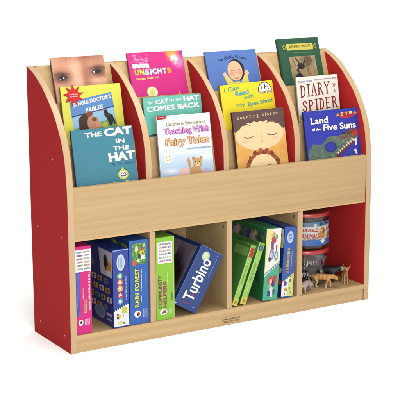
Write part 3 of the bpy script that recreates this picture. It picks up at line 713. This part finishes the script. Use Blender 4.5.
def g_navy(f, s, t, a, b):
    f.rect(0, 0, 1, .012, (150, 176, 226), 1)
    f.ell(.50, .165, .26, .105, (214, 226, 240), 2); f.ell(.50, .165, .22, .088, (190, 208, 232), 3); f.greek(.34, .10, .64, .23, [(130, 160, 205)], 4, 3, 2, True)
    for i, (ch, c) in enumerate(zip('GAMES', [(70, 176, 120), (226, 86, 54), (238, 160, 60), (214, 54, 70), (90, 170, 200)])):
        y = .335+.082*i; f.blob(.44, y, .19, .040, c, 2, i, .12); f.blob(.44, y, .10, .022, (240, 236, 226), 3, i+9, .35, 10)
    f.greek(.78, .34, .90, .66, [(170, 196, 240)], 2, 1, 3, True)
    f.poly([(0, .775), (1, .695), (1, .985), (0, .985)], (232, 240, 248), 2)
    for i in range(8): f.ell(.06+.125*i, .775-.0102*i*.98, .03, .010, (40, 44, 70), 4)
    f.blob(.70, .78, .20, .045, (206, 206, 70), 3, 3, .25); f.ell(.25, .83, .07, .016, (206, 60, 70), 3); f.blob(.36, .86, .10, .028, (236, 200, 60), 3.5, 5, .3); f.ell(.26, .87, .08, .018, (70, 56, 50), 4); f.ell(.62, .855, .05, .013, (190, 120, 190), 3)
    f.blob(.45, .94, .18, .016, (226, 214, 120), 3, 6, .3); f.ell(.66, .95, .06, .012, (70, 100, 90), 4); f.rect(0, .985, 1, 1, (40, 60, 150), 1)
    # side face toward the viewer's left
    s.rect(.01, .01, .99, .99, (48, 56, 136), .5)
    s.poly([(.60, .03), (.985, .03), (.985, .36), (.66, .36)], (206, 210, 224), 1); s.blob(.86, .23, .09, .09, (206, 160, 60), 2, 3, .2); s.blob(.80, .18, .06, .09, (50, 40, 44), 3, 4, .25); s.ell(.88, .31, .08, .03, (230, 226, 220), 3)
    for r in range(4):
        for c in range(4):
            u = .22+.17*c+.05*r; v = .40+.115*r
            if u < .86:
                s.poly([(u, v), (u+.12, v-.01), (u+.125, v+.06), (u+.005, v+.07)], ((206, 180, 60), (226, 222, 206), (190, 166, 60), (120, 130, 160))[(r*3+c) % 4], 1)
                s.blob(u+.06, v+.03, .028, .022, ((70, 66, 90), (150, 60, 60), (60, 90, 70), (110, 80, 50))[(r+c*2) % 4], 2, r*4+c, .4, 10); s.greek(u+.015, v+.052, u+.105, v+.062, [(90, 84, 100)], 2.5, 1, r*5+c)
    s.ell(.62, .86, .15, .085, (150, 172, 206), 1); s.ell(.62, .86, .12, .065, (120, 146, 190), 2); s.ell(.30, .70, .10, .06, (110, 140, 180), 1)
    s.rect(.80, .83, .95, .87, (190, 180, 210), 1); s.rect(.80, .90, .95, .93, (150, 160, 200), 1); s.blob(.30, .25, .13, .10, (96, 120, 150), 1, 7, .3)
carton('game_box', 'dark navy game box with a pale oval and coloured letter discs down its narrow front', (.2130, .006, ZF), .0565, .2605, .255, 0, (40, 66, 160), (50, 60, 140), g_navy, GB)

def g_rain(f, s, t, a, b):
    def jungle(x, y):
        c = mix((92, 160, 60), (44, 110, 52), .5+fbm(x, y*1.6, 5)); c = mix(c, (196, 214, 90), max(0, nz(x, y*1.6, 7, 3))*1.2); return mix(c, (90, 140, 190), max(0, nz(x, y*1.6, 4, 6)-.15)*1.3)
    f.grid(.13, .035, .86, .285, 24, 26, jungle, 1)
    f.blob(.62, .15, .11, .035, (230, 206, 60), 3, 1, .3); f.blob(.66, .11, .06, .02, (206, 60, 50), 3, 2, .3); f.blob(.66, .20, .12, .03, (230, 236, 240), 3, 3, .35); f.blob(.36, .10, .09, .04, (226, 210, 170), 3, 4, .3)
    f.blob(.50, .19, .06, .03, (40, 60, 50), 4, 5, .3); f.blob(.24, .265, .10, .032, (206, 92, 54), 4, 6, .25); f.blob(.74, .07, .06, .02, (220, 190, 200), 3, 7, .3); f.blob(.44, .24, .08, .02, (250, 240, 200), 3, 8, .3); f.ell(.66, .16, .03, .01, (40, 40, 40), 5)
    t.text('RAIN FOREST', .245, .325, .485, .80, (30, 60, 70), 3, .09, 90); t.text('RAIN FOREST', .255, .33, .475, .795, (226, 226, 76), 4.5, .03, 90)
    f.greek(.56, .34, .66, .62, [(214, 226, 246)], 2, 1, 2, True); f.greek(.56, .66, .64, .74, [(214, 226, 246)], 2, 1, 3, True); f.greek(.80, .40, .88, .60, [(130, 170, 226)], 2, 1, 4, True)
    f.ell(.38, .875, .17, .042, (240, 240, 236), 2); f.blob(.42, .875, .08, .022, (176, 60, 50), 3, 5, .25); f.ell(.38, .885, .05, .012, (70, 40, 36), 4); f.greek(.66, .82, .90, .93, [(190, 210, 240)], 2, 4, 6, True)
    f.rect(.955, 0, 1, 1, (28, 62, 120), 1)
    s.rect(.01, .01, .99, .99, (34, 60, 120), .5)
    for i in range(9): s.blob(.35+.07*i, .07+.02*(i % 3), .05, .04, ((190, 180, 70), (70, 130, 80), (60, 80, 130), (120, 150, 90))[i % 4], 1+.02*i, i, .35)
carton('game_box', 'bright blue game box with a jungle picture and yellow vertical title', (.2893, .006, ZF), .0725, .2835, .262, 0, (44, 98, 182), (32, 64, 130), g_rain, GB)

def g_lime(f, s, t, a, b):
    f.rect(.09, .055, .90, .315, (246, 246, 240), 1)
    R_ = [[(120, 120, 130), (90, 90, 100)], [(200, 190, 60), (70, 60, 140), (60, 70, 160)], [(210, 150, 170), (170, 170, 120)], [(150, 150, 160), (60, 60, 150)], [(60, 110, 140), (190, 190, 190)], [(220, 90, 110), (60, 60, 150), (90, 70, 150)]]
    for r in range(6): f.greek(.14, .07+.04*r, .86, .098+.04*r, R_[r], 2, 1, r+3, fill=.85)
    t.text('COMMUNITY', .115, .455, .325, .855, (150, 30, 90), 3, .03, 90); t.text('HELPERS', .385, .54, .575, .855, (150, 30, 90), 3, .03, 90)
    f.greek(.60, .42, .68, .60, [(230, 240, 180)], 2, 1, 4, True); f.rect(.80, .33, .83, .86, (226, 238, 150), 2); f.greek(.84, .68, .93, .78, [(70, 80, 40)], 3, 2, 5, True)
    f.ell(.40, .905, .20, .038, (244, 246, 236), 2); f.blob(.44, .90, .09, .018, (160, 50, 70), 3, 3, .25); f.ell(.36, .915, .05, .010, (70, 60, 50), 4); f.greek(.68, .87, .88, .93, [(220, 240, 170)], 2, 3, 6, True)
    f.rect(.95, 0, 1, 1, (180, 220, 110), 1)
carton('game_box', 'lime green game box with magenta vertical lettering', (.3836, .006, ZF), .0685, .2815, .25, 0, (140, 202, 52), (70, 110, 44), g_lime, GB)

def g_turb(f, s, t, a, b):
    f.rect(0, 0, 1, .006, (120, 146, 190), 1); f.rect(0, 0, .018, 1, (90, 120, 170), 1)
    t.text('Turbino', .22, .165, .68, .865, WHITE, 4, .018, 90)
    f.ell(.36, .135, .155, .075, (190, 222, 170), 3); f.ell(.33, .125, .09, .045, (222, 240, 206), 4)
    f.arc(.42, .855, .16, .07, 20, 330, .035, (136, 46, 92), 3, a); f.ell(.56, .765, .05, .022, (150, 60, 100), 3)
    f.greek(.80, .10, .86, .40, [(120, 160, 210)], 2, 1, 4, True); f.ell(.74, .68, .02, .009, (180, 190, 210), 2); f.ell(.80, .93, .03, .012, (170, 186, 214), 2); f.ell(.05, .975, .04, .014, (180, 196, 220), 2); f.ell(.80, .06, .03, .012, (130, 170, 220), 2)
    s.rect(.01, .01, .99, .99, (34, 52, 104), .5)
    def ph(x, y):
        c = mix((150, 140, 160), (96, 84, 104), .4+fbm(x, y, 4)*.6+.3*y); d = gau(x, y, .62, .50, .10, .28)+gau(x, y, .80, .62, .13, .25)+gau(x, y, .4, .85, .35, .22)+.8*gau(x, y, .50, .35, .05, .2)
        return mix(c, (34, 24, 34), d*1.2)
    s.grid(.12, .06, .93, .93, 40, 36, ph, 1)
carton('game_box', 'dark blue game box tilted to one side with a large white lengthwise title', (.4665, .008, ZF+.0003), .0985, .2185, .235, 30.5, (34, 66, 134), (36, 56, 112), g_turb, GB)

def g_teal(f, s, t, a, b):
    f.poly([(0, 0), (1, 0), (1, .455), (0, .625)], (246, 244, 234), 1); f.poly([(0, 0), (.42, 0), (.20, .30), (0, .60)], (238, 228, 150), 1.5)
    f.poly([(0, .64), (1, .47), (1, .495), (0, .665)], (230, 240, 236), 2)
    for i in range(7): f.rect(.08+.13*i, .625-.022*i, .14+.13*i, .645-.022*i, (120, 80, 140), 4)
    f.blob(.48, .10, .14, .05, (206, 180, 120), 3, 1, .3); f.blob(.52, .16, .17, .045, (190, 70, 80), 3, 2, .3); f.blob(.44, .24, .11, .06, (110, 90, 150), 3, 3, .25); f.blob(.74, .26, .05, .06, (206, 60, 70), 3, 4, .3)
    f.ell(.42, .36, .17, .075, (150, 146, 190), 3); f.ell(.40, .37, .09, .04, (206, 206, 226), 4); f.ell(.74, .38, .14, .07, (120, 170, 170), 3); f.ell(.74, .38, .07, .035, (226, 230, 220), 4); f.blob(.30, .42, .12, .03, (70, 70, 110), 3.5, 5, .3); f.blob(.70, .12, .08, .04, (130, 170, 110), 3, 6, .3)
    f.blob(.42, .72, .17, .055, (186, 92, 54), 3, 7, .2); f.blob(.46, .735, .10, .035, (236, 190, 160), 4, 8, .15); f.blob(.72, .72, .14, .06, (196, 62, 44), 3, 9, .35); f.blob(.62, .77, .10, .04, (60, 60, 110), 3.5, 10, .3)
    f.blob(.50, .82, .17, .06, (206, 206, 226), 3, 11, .25); f.blob(.44, .90, .17, .04, (50, 60, 130), 3, 12, .3); f.blob(.72, .88, .08, .04, (60, 90, 120), 3, 13, .3); f.blob(.38, .80, .06, .04, (150, 190, 90), 4, 14, .3); f.rect(.46, .83, .62, .96, (226, 226, 236), 4)
    s.rect(.005, .005, .995, .995, (44, 116, 62), .5)
    for i in range(9): s.blob(.14+.085*i, .17+.03*math.sin(i*2.3), .06, .075, ((70, 70, 100), (150, 150, 170), (190, 160, 150), (60, 90, 70), (110, 90, 130))[i % 5], 1+.02*i, i, .35)
    s.rect(.10, .31, .62, .335, (170, 200, 150), 1); s.rect(.10, .42, .40, .445, (170, 200, 150), 1); s.blob(.60, .44, .12, .05, (190, 190, 160), 1, 20, .3)
    s.grid(.08, .06, .96, .28, 40, 14, lambda x, y: mix(mix((70, 120, 84), (40, 70, 70), .5+fbm(x*3, y, 5)), (176, 160, 150), max(0, nz(x*3, y, 6, 2))*1.3), .8)
    s.greek(.14, .47, .60, .58, [(190, 214, 170)], 1, 5, 12)
    for i in range(6): s.blob(.12+.14*i, .66+.05*math.sin(i*3), .07, .09, ((120, 60, 50), (60, 140, 100), (50, 80, 60))[i % 3], 1+.02*i, i+30, .35)
carton('game_box', 'green game box with teal and cream front, between the leaning green books and another box', (.7985, .006, ZF), .0610, .2555, .262, 3.6, (76, 178, 142), (56, 132, 74), g_teal, GB)

def g_blue(f, s, t, a, b):
    f.ell(.50, .145, .27, .085, (206, 220, 240), 2); f.ell(.50, .145, .23, .070, (176, 200, 232), 3); f.greek(.36, .10, .62, .19, [(110, 140, 200)], 4, 2, 3)
    f.greek(.30, .30, .56, .66, [(238, 190, 60), (226, 206, 90), (220, 150, 50)], 3, 1, 5, True, .9); f.greek(.27, .30, .30, .66, [(120, 60, 30)], 2, 1, 5, True, 1.0)
    f.greek(.70, .34, .78, .66, [(190, 210, 240)], 2, 1, 6, True)
    f.poly([(0, .775), (1, .655), (1, .985), (0, .985)], (216, 222, 130), 2); f.poly([(0, .785), (.62, .705), (.50, .985), (0, .985)], (246, 246, 240), 2.6)
    for i in range(7): f.ell(.10+.125*i, .778-.0148*i, .03, .008, (50, 60, 100), 4)
    f.ell(.30, .80, .14, .034, (110, 70, 150), 4); f.blob(.72, .76, .10, .022, (130, 120, 60), 4, 2, .3); f.blob(.34, .88, .13, .03, (232, 160, 60), 4, 3, .25); f.ell(.40, .895, .05, .012, (60, 50, 60), 5); f.blob(.70, .87, .08, .018, (150, 160, 60), 4, 4, .35); f.ell(.28, .95, .05, .014, (180, 80, 60), 4); f.ell(.82, .93, .04, .012, (120, 140, 60), 4)
    s.rect(.005, .005, .995, .995, (36, 52, 124), .5)
    s.rect(.45, .03, .985, .105, (236, 238, 240), 1); s.rect(.60, .105, .985, .30, (232, 226, 190), 1); s.blob(.86, .24, .09, .08, (230, 190, 70), 2, 2, .2); s.ell(.88, .12, .06, .035, (60, 60, 80), 3)
    s.blob(.90, .62, .07, .06, (226, 190, 150), 2, 5, .25); s.blob(.92, .78, .06, .05, (206, 70, 60), 2, 6, .3); s.rect(.1, .35, .5, .40, (120, 150, 200), 1)
carton('game_box', 'royal blue game box with white and lime lower corner, at the right of its cubby', (.8632, .006, ZF), .0490, .2530, .262, 3.6, (50, 92, 176), (42, 64, 140), g_blue, GB)

# two thin green books leaning in the third cubby
def thin(col_block):
    def art(f, s, t, a, b):
        f.rect(.08, .06, .92, .99, (150, 202, 92), .8); f.rect(0, 0, .10, 1, (190, 222, 140), 1)
        f.greek(.38, .24, .62, .80, [(206, 230, 160), (96, 150, 60)], 2, 1, 4, True, .8); f.greek(.70, .3, .82, .7, [(200, 226, 150)], 2, 1, 7, True, .8)
        f.rect(0, .885, 1, 1, (214, 206, 92), 2); f.blob(.5, .94, .26, .028, (170, 140, 60), 3, 3, .3)
        if col_block == 'red':
            f.rect(.12, .05, .92, .20, (196, 52, 46), 3); f.greek(.2, .07, .8, .19, [(226, 120, 100), (150, 30, 34)], 4, 3, 8)
        else:
            f.ell(.50, .085, .40, .045, (52, 76, 130), 3); f.ell(.50, .085, .22, .025, (110, 140, 180), 4)
        s.rect(.01, .01, .99, .99, (70, 130, 60), .5); s.rect(.55, .06, .97, .20, (120, 170, 90), 1)
    return art
carton('thin_book', 'thin green book with a red block on its spine, leaning', (.6305, .007, ZF+.0002), .0205, .2185, .20, 21.5, (128, 186, 70), (70, 132, 58), thin('red'), 'leaning green books', cat='book')
carton('thin_book', 'thin green book with a dark blue disc on its spine, leaning', (.6660, .007, ZF+.0002), .0235, .2225, .20, 21.5, (128, 186, 70), (70, 132, 58), thin('blue'), 'leaning green books', cat='book')

# ------------------------------------------------------------------ plastic tubs
def lathe(name, prof, mat, parent, seg=56, a0=0, a1=360, smooth=True):
    bm = bmesh.new(); full = a1-a0 >= 360; n = seg if full else seg+1; rings = []
    for k in range(n):
        a = R(a0+(a1-a0)*k/seg); rings.append([bm.verts.new((r*math.cos(a), r*math.sin(a), z)) for r, z in prof])
    for k in range(seg):
        A, B = rings[k], rings[(k+1) % n]
        for i in range(len(prof)-1): bm.faces.new((A[i], B[i], B[i+1], A[i+1]))
    bmesh.ops.remove_doubles(bm, verts=bm.verts, dist=1e-6)
    return done(bm, name, mat, parent, 0, 2, smooth)
TX, TY, TR, TH = 1.020, .150, .085, .1365
def tub(label, z, wrap):
    root = empty('storage_tub', label, 'tub', (TX, TY, z), 'clear tubs of toy animals')
    lathe('body', [(0, .002), (TR-.006, .002), (TR-.003, .004), (TR-.001, .01), (TR, .127)], M['clear'], root)
    lid = lathe('lid', [(TR+.0005, .121), (TR+.003, .121), (TR+.0035, .1225), (TR+.003, .133), (TR+.001, .1355), (TR-.008, .1355), (TR-.010, .1335), (0, .1335)], M['lid'], root)
    if wrap:
        r = TR+.0008
        def P(u, t):
            a = R(150+205*u); return Vector((r*math.cos(a), r*math.sin(a), (.104-.088*t)))
        class Wrap(Art):
            def add(s, pts, faces, col, layer):
                # dense enough to bend round the tub
                b = len(s.V); s.j = (s.j+1) % 40
                for i, (u, t) in enumerate(pts):
                    v = s.P(u, t); rad = Vector((v.x, v.y, 0)).normalized(); s.V.append(v+rad*(.0003*layer+.000004*s.j))
                    s.C.append(rgb(*(col[i] if isinstance(col, list) else col), PRINT))
                for f in faces: s.F.append(tuple(b+i for i in f))
        w = Wrap(P, (0, 0, 0)); tt = Wrap(P, (0, 0, 0))
        def ground(x, y):
            if y < .20: return mix((96, 150, 196), (60, 110, 170), fbm(x, y, 9)+.4)
            if y < .74:
                c = mix((232, 226, 210), (206, 214, 226), .5+fbm(x, y, 6)); return mix(c, (206, 156, 80), gau(x, y, .62, .5, .05, .22)*1.2)
            return mix((70, 126, 200), (44, 96, 176), .5+fbm(x, y, 8))
        w.grid(0, 0, 1, 1, 110, 24, ground, 1)
        for i in range(12): w.blob(.05+.08*i, .10+.04*math.sin(i*2.2), .022, .07, ((60, 50, 44), (150, 120, 80), (210, 210, 206), (40, 60, 50))[i % 4], 2+.02*i, i, .35, 12)
        for k, x0 in enumerate((.045, .36, .70)):
            tt.text('JUNGLE', x0, .25, x0+.20, .44, (196, 44, 52), 5, .03); tt.text('ANIMALS', x0+.01, .48, x0+.225, .68, (196, 44, 52), 5, .03)
            w.blob(x0+.275, .50, .040, .24, (198, 134, 62), 3, k, .25); w.blob(x0+.285, .40, .018, .10, (120, 70, 36), 4, k+4, .3); w.ell(x0+.262, .36, .010, .06, (236, 206, 150), 5); w.blob(x0+.28, .80, .035, .09, (236, 236, 236), 4, k+8, .2)
            w.greek(x0+.03, .70, x0+.20, .77, [(226, 190, 90), (60, 80, 130)], 4, 1, k+3)
        w.build('label_wrap', root); tt.build('lettering', root)
    return root
tub('lower clear tub with a red lid and dark toy animals inside', ZF, False)
tub('upper clear tub with a blue printed label and a red lid, stacked on top', ZF+TH+.0003, True)

# ------------------------------------------------------------------ toy animals
def animal(name, label, cat, loc, heading, size, colfn, group, leg=1.0, bulk=1.0, headdn=0.0, headlen=1.0, earw=.09, earh=.10, tail=True, horns=0, trunk=False, neck=1.0, pose=0.0, lean=None, hb=1.0):
    J, E, Rr = [], [], []
    def v(p, r, par=None):
        J.append(Vector(p)); Rr.append(r)
        if par is not None: E.append((par, len(J)-1))
        return len(J)-1
    b = bulk; hz = .52*leg+.02
    hip = v((-.30, 0, hz), .125*b); mid = v((-.10, 0, hz-.015), .140*b, hip); mid = v((.10, 0, hz-.012), .142*b, mid); rump = v((-.40, 0, hz-.015), .085*b, hip); sh = v((.28, 0, hz+.01), .135*b, mid)
    nk = v((.28+.16*neck, 0, hz+.10*neck-headdn*.5), .085*b, sh)
    hd = v((.28+.27*neck, 0, hz+.18*neck-headdn), .105*max(b, .9)*hb, nk)
    mz = v((.28+.27*neck+.13*headlen, 0, hz+.13*neck-headdn*1.15), .068*hb, hd)
    v((.28+.27*neck+.19*headlen, 0, hz+.11*neck-headdn*1.2), .05*hb, mz)
    for s in (-1, 1):
        v((.28+.24*neck, s*earw, hz+.18*neck-headdn+earh), .034, hd)
        if horns: k = v((.28+.25*neck, s*earw*.8, hz+.22*neck-headdn+.06), .016, hd); k = v((.28+.22*neck, s*(earw+.04*horns), hz+.2*neck-headdn+.10+.09*horns), .012, k); v((.30+.22*neck, s*(earw+.02*horns), hz+.2*neck-headdn+.12+.16*horns), .007, k)
        o = pose*s
        k = v((.28+o*.1, s*.085*b, hz-.12), .066*b, sh); k = v((.30+o*.55, s*.095*b, hz*.48), .043*b, k); k = v((.28+o*.8, s*.095*b, .05), .034*b, k); v((.33+o*.8, s*.095*b, .028), .032*b, k)
        k = v((-.29-o*.1, s*.085*b, hz-.12), .078*b, hip); k = v((-.22-o*.5, s*.10*b, hz*.55), .052*b, k); k = v((-.36-o*.8, s*.095*b, hz*.32), .036*b, k); k = v((-.32-o*.8, s*.095*b, .05), .033*b, k); v((-.27-o*.8, s*.095*b, .028), .032*b, k)
    if tail:
        k = v((-.47, 0, hz+.03), .026, rump); k = v((-.56, 0, hz-.05), .020, k); v((-.63, 0, hz-.13), .018, k)
    if trunk:
        k = v((.62, 0, hz-.15-headdn), .035, mz); v((.60, 0, hz-.32), .024, k)
    me = bpy.data.meshes.new('tmp'); me.from_pydata([tuple(j) for j in J], E, [])
    o = bpy.data.objects.new('tmp', me); COL.objects.link(o)
    o.modifiers.new('Skin', 'SKIN')
    sv = me.skin_vertices[0].data
    for i, r in enumerate(Rr): sv[i].radius = (r, r); sv[i].use_root = (i == 0)
    sd = o.modifiers.new('Sub', 'SUBSURF'); sd.levels = 2; sd.render_levels = 2
    dg = bpy.context.evaluated_depsgraph_get(); dg.update()
    m2 = bpy.data.meshes.new_from_object(o.evaluated_get(dg))
    bpy.data.objects.remove(o); bpy.data.meshes.remove(me)
    m2.name = name; zmin = min(q.co.z for q in m2.vertices)
    for q in m2.vertices: q.co.z -= zmin
    at = m2.color_attributes.new('ink', 'FLOAT_COLOR', 'POINT')
    for i, q in enumerate(m2.vertices): at.data[i].color = rgb(*[max(0, min(255, c)) for c in colfn(q.co, hz)], PRINT)
    for p in m2.polygons: p.use_smooth = True
    for q in m2.vertices: q.co *= size
    ob = link(name, m2, M['toy']); ob.location = loc; ob.rotation_euler = (0, 0, R(heading))
    if lean: ob.rotation_euler = (R(lean[0]), R(lean[1]), R(heading))
    ob['label'] = label; ob['category'] = cat
    if group: ob['group'] = group
    return ob
TA = 'toy animals on the cubby floor'
def c_tiger(p, hz):
    c = mix((214, 156, 92), (238, 212, 164), max(0, .8-p.z/hz)*1.3)
    if p.z > .2 and math.sin(p.x*34+nz(p.x, p.y, 4)*3) > .72: c = mix(c, (120, 78, 48), .55)
    return mix(c, (238, 222, 190), 1 if p.z < .11 else 0)
def c_pale(p, hz): return mix((206, 190, 184), (176, 156, 150), .5+fbm(p.x, p.z, 4))
def c_black(p, hz):
    c = (26, 26, 30)
    return (206, 192, 178) if p.x > .60 or (p.x > .38 and p.z < hz-.05 and p.z > hz*.55 and abs(p.y) < .08) else mix(c, (48, 44, 46), max(0, fbm(p.x, p.z, 5)))
def c_fawn(p, hz):
    c = mix((186, 132, 84), (216, 174, 126), max(0, .9-p.z/hz)); 
    return mix(c, (232, 206, 170), 1 if (p.x > .52 and p.z < hz+.1) or p.z < .07 else 0)
def c_zebra(p, hz): return (226, 222, 214) if math.sin(p.x*30+p.z*12) > 0 else (34, 30, 32)
def dark(a, b):
    return lambda p, hz: mix(a, b, .5+fbm(p.x, p.z, 5))
animal('toy_elephant', 'small pale pinkish-grey toy calf at the front beside the divider', 'toy animal', (.941, .032, ZF), 205, .068, c_pale, TA, leg=.85, bulk=1.25, headdn=.16, neck=.8, tail=True, earw=.11, earh=.03)
animal('toy_tiger', 'orange-brown toy big cat striding with its head low', 'toy animal', (1.026, .052, ZF), -44, .080, c_tiger, TA, leg=.95, bulk=1.1, headdn=.17, hb=1.1, pose=.12, earw=.075, earh=.10)
animal('toy_bull', 'black toy bull with a pale muzzle, behind the orange cat', 'toy animal', (1.092, .110, ZF), -48, .092, c_black, TA, leg=.9, bulk=1.25, hb=1.1, headdn=.08, horns=.5, earw=.10, earh=.04)
animal('toy_deer', 'brown toy deer facing forward with raised ears and antlers', 'toy animal', (1.131, .052, ZF), -118, .074, c_fawn, TA, leg=1.15, bulk=.85, headdn=-.10, earw=.15, earh=.07, neck=.8, horns=.6, headlen=.8)
IN1, IN2 = 'toy animals inside the lower tub', 'toy animals inside the upper tub'
zb = ZF+.0065
gr1, gr2 = dark((150, 140, 146), (96, 90, 98)), dark((214, 208, 200), (170, 160, 152))
animal('toy_zebra', 'striped black and white toy zebra at the bottom of the lower tub', 'toy animal', (TX-.034, TY-.044, zb), 185, .066, c_zebra, IN1)
animal('toy_zebra', 'striped black and white toy zebra tipped over higher up in the lower tub', 'toy animal', (TX-.026, TY-.040, zb+.050), 20, .062, c_zebra, IN1, headdn=.1, lean=(24, 18))
animal('toy_horse', 'reddish brown toy horse near the top of the lower tub', 'toy animal', (TX-.020, TY-.010, zb+.078), 195, .060, dark((150, 84, 66), (96, 56, 48)), IN1, lean=(-20, 8))
animal('toy_buffalo', 'black toy buffalo in the lower tub', 'toy animal', (TX+.008, TY-.050, zb+.024), 170, .060, dark((30, 28, 30), (60, 52, 50)), IN1, bulk=1.15, horns=.5, lean=(-14, 10))
animal('toy_rhinoceros', 'grey toy rhinoceros in the lower tub', 'toy animal', (TX+.030, TY-.036, zb+.056), 195, .070, gr1, IN1, bulk=1.2, lean=(-12, -8))
animal('toy_goat', 'off-white toy goat low in the lower tub', 'toy animal', (TX+.012, TY-.056, zb), 15, .052, gr2, IN1, horns=.4)
animal('toy_hippopotamus', 'grey toy hippopotamus deep inside the lower tub', 'toy animal', (TX+.022, TY+.006, zb), 60, .080, gr1, IN1, bulk=1.3, leg=.7)
animal('toy_sheep', 'white toy sheep in the middle of the lower tub', 'toy animal', (TX-.040, TY-.002, zb+.030), 100, .056, gr2, IN1, bulk=1.2, lean=(10, -14))
zt = ZF+TH+.0003+.0065
animal('toy_bear', 'dark brown toy bear inside the upper tub', 'toy animal', (TX-.034, TY-.036, zt+.060), 190, .072, dark((110, 78, 60), (64, 46, 38)), IN2, bulk=1.2, tail=False, lean=(8, 4))
animal('toy_wolf', 'grey toy wolf inside the upper tub', 'toy animal', (TX+.012, TY-.046, zt+.058), 5, .070, dark((140, 132, 126), (80, 76, 76)), IN2, lean=(-8, 6))
animal('toy_antelope', 'tan toy antelope inside the upper tub', 'toy animal', (TX+.046, TY-.006, zt+.058), 60, .068, dark((176, 128, 84), (120, 84, 56)), IN2, horns=.6)
animal('toy_hippopotamus', 'large slate toy hippopotamus lying at the bottom of the upper tub', 'toy animal', (TX, TY, zt), 30, .11, dark((88, 84, 92), (60, 58, 64)), IN2, bulk=1.4, leg=.7)

# ------------------------------------------------------------------ light: world gradient shaped brightest overhead and dimmed at left, plus soft boxes
w = bpy.data.worlds.new('World'); sc.world = w; w.use_nodes = True
N, L = w.node_tree.nodes, w.node_tree.links
bg = N['Background']
tc = N.new('ShaderNodeTexCoord'); sp = N.new('ShaderNodeSeparateXYZ'); L.new(tc.outputs['Generated'], sp.inputs[0])
def mth(op, a, b=None, clamp=False):
    n = N.new('ShaderNodeMath'); n.operation = op; n.use_clamp = clamp
    for i, q in enumerate((a, b)):
        if q is None: continue
        if hasattr(q, 'links') or not isinstance(q, (int, float)): L.new(q, n.inputs[i])
        else: n.inputs[i].default_value = q
    return n.outputs[0]
X, Y, Z = sp.outputs
up = mth('MAXIMUM', Z, 0.0)
back = mth('MULTIPLY', mth('MAXIMUM', Y, 0.0), .55)
front = mth('MULTIPLY', mth('MAXIMUM', mth('MULTIPLY', Y, -1.0), 0.0), .25)
base = mth('ADD', mth('ADD', mth('MULTIPLY', up, 1.14), .27), mth('ADD', back, front))
left = mth('MULTIPLY', mth('MAXIMUM', mth('MULTIPLY', X, -1.0), 0.0), mth('SUBTRACT', 1.0, up))  # world dimmed low on this side to keep the outer red panel darker
fac = mth('SUBTRACT', 1.0, mth('MULTIPLY', left, .9))
L.new(mth('MULTIPLY', base, fac), bg.inputs['Strength'])
bg.inputs['Color'].default_value = (1, .995, .985, 1)

la = bpy.data.lights.new('softbox', 'AREA'); la.energy = 20; la.shape = 'RECTANGLE'; la.size = 1.15; la.size_y = .6; la.color = (1, .94, .86)
lo = bpy.data.objects.new('softbox', la); COL.objects.link(lo); lo.location = (.60, -.30, 1.75)
lo.rotation_euler = (Vector((.60, .10, .5))-Vector(lo.location)).to_track_quat('-Z', 'Y').to_euler()

lf = bpy.data.lights.new('front_softbox', 'AREA'); lf.energy = 138; lf.shape = 'RECTANGLE'; lf.size = 1.5; lf.size_y = 1.4; lf.color = (1, .985, .96)
fo = bpy.data.objects.new('front_softbox', lf); COL.objects.link(fo); fo.location = (-.75, -3.3, 1.15)
fo.rotation_euler = (Vector((.6, .1, .45))-Vector(fo.location)).to_track_quat('-Z', 'Y').to_euler()

# ------------------------------------------------------------------ camera
cam = bpy.data.cameras.new('camera'); co = bpy.data.objects.new('camera', cam); COL.objects.link(co)
yaw, pit, rol = .5409, -.2059, -.0037
fw = Vector((math.sin(yaw)*math.cos(pit), math.cos(yaw)*math.cos(pit), math.sin(pit)))
r0 = Vector((math.cos(yaw), -math.sin(yaw), 0)); u0 = r0.cross(fw)
r = r0*math.cos(rol)+u0*math.sin(rol); u = -r0*math.sin(rol)+u0*math.cos(rol)
m = Matrix((r, u, -fw)).transposed().to_4x4(); m.translation = (-1.6408, -3.5327, 1.3126)
co.matrix_world = m
cam.sensor_width = 36; cam.lens = 1270.453/400*36; cam.clip_start = .05; cam.clip_end = 500
sc.camera = co
sc.view_settings.view_transform = 'Standard'; sc.view_settings.look = 'None'; sc.view_settings.exposure = 0; sc.view_settings.gamma = 1
sc.render.resolution_x = sc.render.resolution_y = 1024
